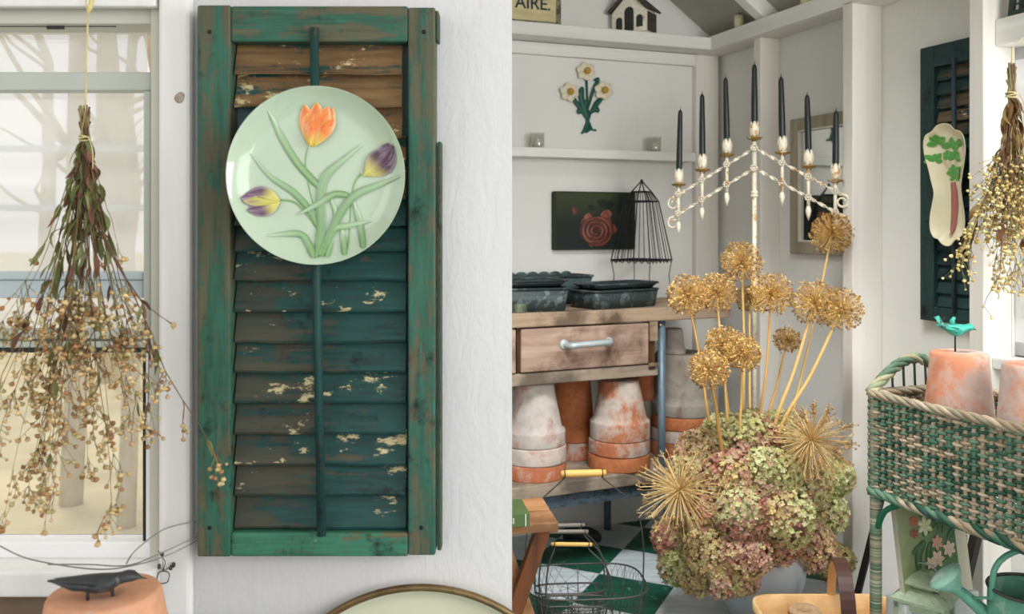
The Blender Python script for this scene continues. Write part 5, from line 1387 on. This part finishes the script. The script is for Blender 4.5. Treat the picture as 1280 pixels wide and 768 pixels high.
for pts, w in (([(250,500),(255,400),(280,330)],30), ([(190,470),(200,380),(250,320)],44), ([(300,480),(290,400),(300,330)],40), ([(360,300),(400,220),(440,190)],26), ([(340,280),(350,200),(380,150)],30), ([(160,380),(200,350),(250,340)],26), ([(300,520),(330,440),(400,400)],24), ([(230,200),(260,170),(300,160)],40), ([(390,330),(420,300),(440,280)],30), ([(240,300),(280,260),(340,230)],40)):
    leafstrip(g, pts, w, fsurf, .0006, C(38,70,50), C(86,120,78), mi=0, hi=.0006)
for cx_, cz_, rr, ca_, cb2 in ((255,250,52,C(196,192,140),C(222,220,190)), (190,220,30,C(196,110,86),C(180,120,90)), (185,280,28,C(190,104,84),C(120,80,80)), (320,340,40,C(214,170,140),C(196,140,120)), (390,380,44,C(220,200,176),C(208,176,150)), (310,420,46,C(222,196,172),C(214,170,150)), (265,435,34,C(216,186,160),C(226,206,184)), (350,180,40,C(150,160,110),C(190,190,140))):
    for k in range(6): a_ = k*PI/3+cx_; petal(g, (cx_, cz_), (cx_+rr*math.cos(a_), cz_+rr*math.sin(a_)), rr*.55, fsurf, .0012+.0002*k, two(ca_, cb2), mi=0, hi=.0006, n=5)
g.build('painted_flowers', M['vcol'], fp)
# lantern
k = psl(1156, .082); lp = psw(k, .082, ZS); kk = lp.y/F
la = thing('metal_lantern', 'sage green metal lantern with a tiered roof and wire handle under the wicker stand', 'lantern', lp, RT.th+R(27))
def frus(g, a0, a1, z0_, z1_): g.add([(-a0,-a0,z0_),(a0,-a0,z0_),(a0,a0,z0_),(-a0,a0,z0_),(-a1,-a1,z1_),(a1,-a1,z1_),(a1,a1,z1_),(-a1,a1,z1_)], [(0,3,2,1),(4,5,6,7),(0,1,5,4),(1,2,6,5),(2,3,7,6),(3,0,4,7)], None, False)
zl = H-(745-HOR)*kk-ZS
g = G(); frus(g, .053, .053, zl-.006, zl); frus(g, .053, .028, zl, zl+.018); g.build('lower_roof', M['sage_metal'], la)
g = G(); frus(g, .020, .020, zl+.015, zl+.030); frus(g, .038, .038, zl+.028, zl+.031); frus(g, .038, .010, zl+.031, zl+.052); g.build('upper_roof', M['sage_metal'], la)
g = G()
for x in (-.042, .042):
    for y in (-.042, .042): g.box(x-.004, x+.004, y-.004, y+.004, .006, zl-.005)
g.box(-.048, .048, -.048, .048, 0, .008); g.box(-.046, .046, -.046, .046, zl-.022, zl-.005); g.build('lantern_frame', M['sage_metal'], la, bevel=.001)
g = G()
for a_ in range(4): g.M = Matrix.Rotation(a_*PI/2, 4, 'Z'); g.box(-.038, .038, -.041, -.040, .01, zl-.022)
g.M = None; g.build('lantern_pane', M['jar'], la)
g = G(); g.tube([(-.022,0,zl+.040),(-.020,0,zl+.052),(-.012,0,zl+.066),(.016,0,zl+.066),(.026,0,zl+.052),(.028,0,zl+.038)], .0015, 6); g.build('wire_handle', M['galv'], la)
# watering can
x = psl(1290, .122); wp = psw(x, .122, ZS); kk = wp.y/F; zt_ = H-(737-HOR)*kk-ZS; wr_ = .074
wc = thing('watering_can', 'mint green metal watering can with a round rose on the wicker stand lower shelf', 'watering can', wp)
g = G(); g.lathe([(0,0),(.08,0),(.081,.006),(.078,.01),(wr_,zt_-.003),(wr_-.002,zt_-.003),(.076,.012),(0,.010)], 40); g.build('can_body', M['mint_metal'], wc)
g = G(); g.tube([Vector((wr_*math.cos(k*PI/24), wr_*math.sin(k*PI/24), zt_)) for k in range(49)], .0035, 8); g.build('can_rim', m_plain('rusty_rim', C(84,84,76), .6, .4, .3, 60), wc)
g = G(); pts = []
for k in range(21): a_ = PI*k/20; pts.append((-(wr_+.001)*math.cos(a_), 0, zt_-.02+.02*min(1, math.sin(a_)*4)+ .075*math.sin(a_)**.7))
g.tube(pts, .0055, 8); g.build('top_handle', M['mint_metal'], wc)
ro = P(1196, 736, 1.735)-wp; pA = P(1234, 770, 1.70)-wp; pB = P(1262, 812, 1.68)-wp; pC_ = Vector((-.06, 0, .05))
g = G(); sp = smooth_path([tuple(ro), tuple(pA), tuple(pB), tuple(pC_)], 6); g.tube(sp, [.010+.0006*i for i in range(len(sp))], 12); g.build('spout', M['mint_metal'], wc)
dr = (ro-pA).normalized(); dr = (dr+Vector((0,-.35,.1))).normalized(); rot = dr.to_track_quat('Z', 'Y').to_matrix().to_4x4()
g = G(); g.M = Matrix.Translation(ro)@rot; g.lathe([(.011,-.004),(.014,.003),(.034,.026),(.036,.030),(.034,.033),(.02,.037),(0,.038)], 32); g.build('rose', m_paint('rose_mint', C(150,198,178), C(186,206,194), .35, 16, (1,1,1), .45), wc)
g = G(); g.tube([ro+(pA-ro)*.35, Vector((-wr_+.004, -.01, zt_-.012))], .0028, 6); g.build('spout_brace', M['mint_metal'], wc)

# ------------------------------------------------------------------ black framed picture leaning on the wall
o1, o2, fh = .285, .13, .50
ua = RT.u(1058, o1); a_ = math.asin((o1-o2)/fh)
bf = thing('framed_print', 'black-framed print with white mat leaning against the right wall behind the wicker stand', 'picture frame', RT.w(ua+.17, o1, 0), RT.th)
g = G(); g.M = Matrix.Rotation(-a_, 4, 'X'); w_ = .17; f_ = .022
g.box(-w_, -w_+f_, -.009, .009, 0, fh); g.box(w_-f_, w_, -.009, .009, 0, fh); g.box(-w_+f_, w_-f_, -.009, .009, 0, f_); g.box(-w_+f_, w_-f_, -.009, .009, fh-f_, fh); g.build('frame', M['black_frame'], bf)
g = G(); g.M = Matrix.Rotation(-a_, 4, 'X'); g.box(-w_+f_, w_-f_, -.003, .006, f_, fh-f_); g.build('mat', M['mat_board'], bf)

# ------------------------------------------------------------------ trug, twine
tcx = (1024-640)/F*2.40; tr_ = thing('wooden_trug', 'shallow pale wooden trug basket on the floor in front of the round pot', 'basket', (tcx, 2.30, 0), 0)
ztr = H-(744-HOR)/F*2.41
def rrp(a, b, r, z, n=6):
    o = []
    for cx_, cy_, a0 in ((a-r, -b+r, -90), (a-r, b-r, 0), (-a+r, b-r, 90), (-a+r, -b+r, 180)):
        for k in range(n+1): q = R(a0+90*k/n); o.append(Vector((cx_+r*math.cos(q), cy_+r*math.sin(q), z)))
    return o
g = G(); rows = [rrp(.01, .008, .004, .03), rrp(.13, .065, .03, .03), rrp(.165, .09, .04, .06), rrp(.182, .106, .05, .11), rrp(.187, .111, .055, ztr), rrp(.181, .105, .052, ztr), rrp(.176, .100, .048, .11), rrp(.158, .084, .036, .066), rrp(.125, .06, .028, .037), rrp(.01, .008, .004, .037)]
g.grid(rows, closed=True); g.build('basket_body', M['trug_wood'], tr_)
g = G(); o = rrp(.189, .113, .056, ztr-.022); o2_ = rrp(.189, .113, .056, ztr+.002); o3 = rrp(.184, .108, .052, ztr+.002); g.grid([o, o2_, o3, rrp(.179, .103, .05, ztr-.020)], closed=True, smooth=True); g.build('rim_batten', m_wood('rim_wood', C(228,192,138), C(212,170,112), 'x', None, 22, .5), tr_)
hx = (1044-640)/F*2.33-tcx; zh = H-(700-HOR)/F*2.30
def hoop(g, w, t, r0, z1h, col=None):
    rows = []
    for k in range(25):
        a2_ = PI*k/24; y = -r0*math.cos(a2_); z = .04+(z1h-.04)*math.sin(a2_)**.62; yi = -(r0-t)*math.cos(a2_); zi = .04+(z1h-t-.04)*math.sin(a2_)**.62
        rows.append([Vector((hx-w/2, y, z)), Vector((hx+w/2, y, z)), Vector((hx+w/2, yi, zi)), Vector((hx-w/2, yi, zi))])
    g.grid(rows, closed=True, smooth=False)
g = G(); g.M = Matrix.Translation((hx,0,0))@Matrix.Rotation(R(-9), 4, 'Z')@Matrix.Translation((-hx,0,0)); hoop(g, .022, .005, .118, zh-.004); g.build('hoop_handle', M['trug_wood'], tr_)
g = G(); g.M = Matrix.Translation((hx,0,0))@Matrix.Rotation(R(-9), 4, 'Z')@Matrix.Translation((-hx,0,0)); rows = []
for k in range(17):
    a2_ = PI*k/24; y = -.1225*math.cos(a2_); z = .045+(zh-.045)*math.sin(a2_)**.62; yi = -.1185*math.cos(a2_); zi = .045+(zh-.004-.045)*math.sin(a2_)**.62
    rows.append([Vector((hx-.017, y, z)), Vector((hx+.019, y, z)), Vector((hx+.019, yi, zi)), Vector((hx-.017, yi, zi))])
g.grid(rows, closed=True, smooth=False); g.build('leather_strap', M['leather'], tr_)
g = G()
for x in (-.11, .11): g.box(x-.015, x+.015, -.07, .07, 0, .031)
g.build('foot', M['trug_wood'], tr_)
sp_ = thing('twine_spool', 'tan spool of twine lying inside the wooden trug', 'twine', ((1006-640)/F*2.32, 2.32, .0375), R(20))
g = G(); zz = H-(757-HOR)/F*2.34-.0375; pr = [(0,0),(.036,0)]+[(.041+.0014*(k % 2), .004+(zz-.008)*k/30) for k in range(31)]+[(.036,zz),(.012,zz-.002),(.012,zz-.02),(0,zz-.02)]
g.lathe(pr, 36); g.build('wound_twine', M['twine_brown'], sp_)

# ------------------------------------------------------------------ wire baskets
def wire_basket(name, lb, loc, rot, a, b, h, taper, handle_z, hl, grp, mesh=True, ndiag=44, wr_=.0011, woodm='handle_wood', hr=.008, handle_off=0.0, wd=0):
    t = thing(name, lb, 'wire basket', loc, rot, grp)
    def loop(k, z, n=64):
        o = []
        for i in range(n):
            an = 2*PI*i/n; c_, s_ = math.cos(an), math.sin(an); e = .55
            o.append(Vector((a*k*math.copysign(abs(c_)**e, c_), b*k*math.copysign(abs(s_)**e, s_), z)))
        return o
    g = G()
    for k, z, r in ((1, h, wr_*2.4), (taper+(1-taper)*.5, h*.5, wr_), (taper, 0.002, wr_*1.8)):
        o = loop(k, z); g.tube(o+[o[0]], r, 5)
    for i in range(0, 64, 8):
        g.tube([loop(taper, .002)[i], loop(1, h)[i]], wr_*1.2, 5)
    g.build('basket_frame', M['wire_grey'], t)
    g = G()
    if mesh:
        L0, L1 = loop(taper, .002, ndiag*2), loop(1, h, ndiag*2); n = ndiag*2; lv_ = 7
        for sgn in (1, -1):
            for i in range(0, n, 2):
                pts = []
                for j in range(lv_+1): q = (i+sgn*j) % n; pts.append(L0[q].lerp(L1[q], j/lv_))
                g.tube(pts, wr_*.55, 3, cap=False)
        for i in range(-9, 10): x = a*taper*i/10; w = b*taper*.98; g.tube([(x,-w,.003),(x,w,.003)], wr_*.55, 3, cap=False)
        for i in range(-6, 7): y = b*taper*i/7; w = a*taper*.98; g.tube([(-w,y,.003),(w,y,.003)], wr_*.55, 3, cap=False)
        g.build('wire_mesh', M['wire_grey'], t)
    g = G()
    for s_ in (-1, 1):
        xa = s_*a*.99; xh = s_*hl*.42+handle_off; pts = smooth_path([(xa,0,h-.01),(xa*1.0,0,h+(handle_z-h)*.35),(xa*.86+handle_off*.3,0,h+(handle_z-h)*.68),(xh*1.0,0,handle_z-.012),(xh,0,handle_z+.002)], 6)
        g.tube(pts, wr_*1.9, 6)
        g.tube([(xh+wr_*5*math.cos(q), hr*1.15*math.sin(q), handle_z+hr*1.15*math.cos(q)*0+hr*1.1*math.cos(q)) if False else (xh, hr*1.15*math.sin(q), handle_z+hr*1.15*math.cos(q)) for q in [k*PI/6 for k in range(13)]], wr_*1.4, 5)
    g.build('bail', M['wire_grey'], t)
    g = G(); g.tube([(-hl/2+handle_off,0,handle_z),(-hl/2*.7+handle_off,0,handle_z),(hl/2*.7+handle_off,0,handle_z),(hl/2+handle_off,0,handle_z)], [hr*.85,hr,hr,hr*.85], 12); g.build('grip', M[woodm], t)
    return t
bY = 2.46; kk = bY/F
wire_basket('wire_basket', 'large wire mesh basket with a pale wooden bail grip on the painted floor', ((731-640)*kk, bY, 0), R(5), .165, .125, .168, .82, H-(592-HOR)*kk, .125, 'wire baskets on the floor', handle_off=-.004, hr=.010)
for i, (px, py, Y, a, lb, wm, hl) in enumerate(((700, 657, 2.56, .100, 'small nested wire basket with the highest dark grip', 'grey_wood', .128), (705, 665, 2.475, .096, 'small nested wire basket with the middle pale grip', 'grey_wood', .122), (712, 681, 2.40, .09, 'small nested wire basket with the lowest yellowish grip', 'handle_wood', .110))):
    kk = Y/F; wire_basket('small_wire_basket', lb, ((px+12-640)*kk, Y, .006), R(4-3*i), a, .038, .10, .85, H-(py-HOR)*kk-.006, hl, 'small wire baskets nested in the large one', ndiag=16, wr_=.0012, woodm=wm, hr=.0055, handle_off=-.02)

# ------------------------------------------------------------------ folding stool with a book
sY = 2.15; q = P(690, 655, 2.2)
zt_ = H-(652-HOR)/F*2.15
so = thing('folding_stool', 'brown wooden folding stool at the left edge beside the wire basket', 'stool', (q.x-.20, 2.21, 0), R(9))
g = G(); 
g.box(-.2, .2, -.10, -.005, zt_-.024, zt_); g.build('seat_slat', M['stool_wood'], so, bevel=.003)
g = G(); g.box(-.2, .2, .005, .10, zt_-.024, zt_); g.build('seat_slat', M['stool_wood'], so, bevel=.003)
for s_, y in ((1, -.075), (-1, .045)):
    g = G(); g.beam((s_*.165, y, zt_-.024), (s_*.02, y, 0), .026, .036, (1,0,0)); g.build('leg', M['stool_leg'], so, bevel=.002)
    g = G(); g.beam((s_*.06, y+.03, zt_-.024), (s_*.20, y+.03, 0), .026, .034, (1,0,0)); g.build('leg', M['stool_wood'], so, bevel=.002)
g = G(); g.tube([(-.11,.0,zt_*.5),(.11,.0,zt_*.5)], .007, 8); g.build('crossbar', M['stool_leg'], so)
bq_ = P(651, 650, 2.13); bo = thing('book', 'green book with pale lettering lying on the folding stool', 'book', (bq_.x-.072, 2.150, zt_), R(9))
g = G(); g.box(-.08, .085, -.056, .056, .0015, .0035); g.box(-.08, .085, -.056, .056, .0315, .0335); g.box(-.08, .085, -.058, -.054, .0015, .0335); g.build('cover', M['book_green'], bo, bevel=.001)
g = G(); g.box(-.078, .083, -.054, .053, .0036, .0314); g.build('pages', M['book_page'], bo)
g = G(); g.box(.074, .0765, -.0586, -.0578, .003, .032); g.build('spine_band', M['ink_cream'], bo)
curve_text('ISI', .020, .0003, 'spine_lettering', M['ink_cream'], bo, (.028, -.0583, .010), sx=1.1)
# small dark lump on the floor behind the baskets
q = P(728, 674, 3.27); q.z = 0
rk = thing('garden_clog', 'small dark clog lying on the floor by the rear bench leg', 'shoe', q, R(-8))
g = G(); rows = []
for x, w, h_ in ((-.07,.02,.03),(-.06,.028,.05),(-.03,.030,.05),(0,.032,.045),(.03,.034,.04),(.055,.028,.03),(.07,.012,.016)):
    rows.append([Vector((x, w*math.cos(k*PI/6), max(0, h_*.5+h_*.55*math.sin(k*PI/6)))) for k in range(12)])
g.grid(rows, closed=True); n_ = len(g.v); g.f.append(list(range(n_-84, n_-72))); g.sm.append(False); g.mi.append(0); g.f.append(list(range(n_-12, n_))); g.sm.append(False); g.mi.append(0)
g.build('clog_body', M['shoe'], rk); g = G(); g.box(-.068, .066, -.03, .03, 0, .007); g.build('sole', M['dark_hole'], rk)

# ------------------------------------------------------------------ light and camera
sc = bpy.context.scene
w = bpy.data.worlds.new('World'); sc.world = w; w.use_nodes = True
nt = w.node_tree; bg = nt.nodes['Background']; bg.inputs[0].default_value = (1, .995, .985, 1); bg.inputs[1].default_value = 1.05
def area(name, loc, tgt, sx, sy, e, c=(1,1,1)):
    l = bpy.data.lights.new(name, 'AREA'); l.shape = 'RECTANGLE'; l.size = sx; l.size_y = sy; l.energy = e; l.color = c
    o = bpy.data.objects.new(name, l); COL.objects.link(o); o.location = loc
    o.rotation_euler = (Vector(tgt)-Vector(loc)).to_track_quat('-Z', 'Y').to_euler(); return o
area('window_light', (-2.4, -.7, 2.0), (.3, 1.6, 1.0), 1.4, 1.4, 9, (.97, .985, 1))
fill_ = area('alcove_fill_light', (.35, 1.62, 2.3), (.5, 2.6, .2), .8, .5, 11, (.95, .98, 1)); fill_.data.spread = R(75)  # fill lamp added under the alcove roof to brighten it; no skylight there
area('front_fill_light', (1.3, -.9, 1.35), (.75, 3.0, .55), 1.6, 1.4, 24, (1, .99, .98))  # added fill lamp behind the camera, aimed into the alcove; not a real doorway
area('side_fill_light', (1.72, .35, 1.45), (.55, 2.85, .30), .8, 1.0, 30, (.97, .99, 1))  # added lamp near the right wall to lift the flowers; no window at this spot
sn = bpy.data.lights.new('sun', 'SUN'); sn.energy = .9; sn.angle = .2; sn.color = (1, .95, .86); so_ = bpy.data.objects.new('sun', sn); COL.objects.link(so_); so_.rotation_euler = Vector((.3, -.45, -1)).to_track_quat('-Z', 'Y').to_euler()
pw = RT.w(us+.3, -.5, 1.35); area('right_window_light', pw, RT.w(us+.2, .8, 1.0), .8, .9, 9, (.96, .98, 1))
cam = bpy.data.cameras.new('Camera'); co_ = bpy.data.objects.new('Camera', cam); COL.objects.link(co_)
co_.location = (0, 0, H); co_.rotation_euler = (R(90), 0, 0); cam.sensor_width = 36; cam.lens = F/1280*36
cam.shift_y = -(384-HOR)/1280; cam.clip_start = .05
cam.dof.use_dof = True; cam.dof.focus_distance = 1.75; cam.dof.aperture_fstop = 6.3
sc.camera = co_
vs_ = sc.view_settings; vs_.view_transform = 'Standard'; vs_.look = 'None'; vs_.exposure = 0.0; vs_.gamma = 1; vs_.use_curve_mapping = False
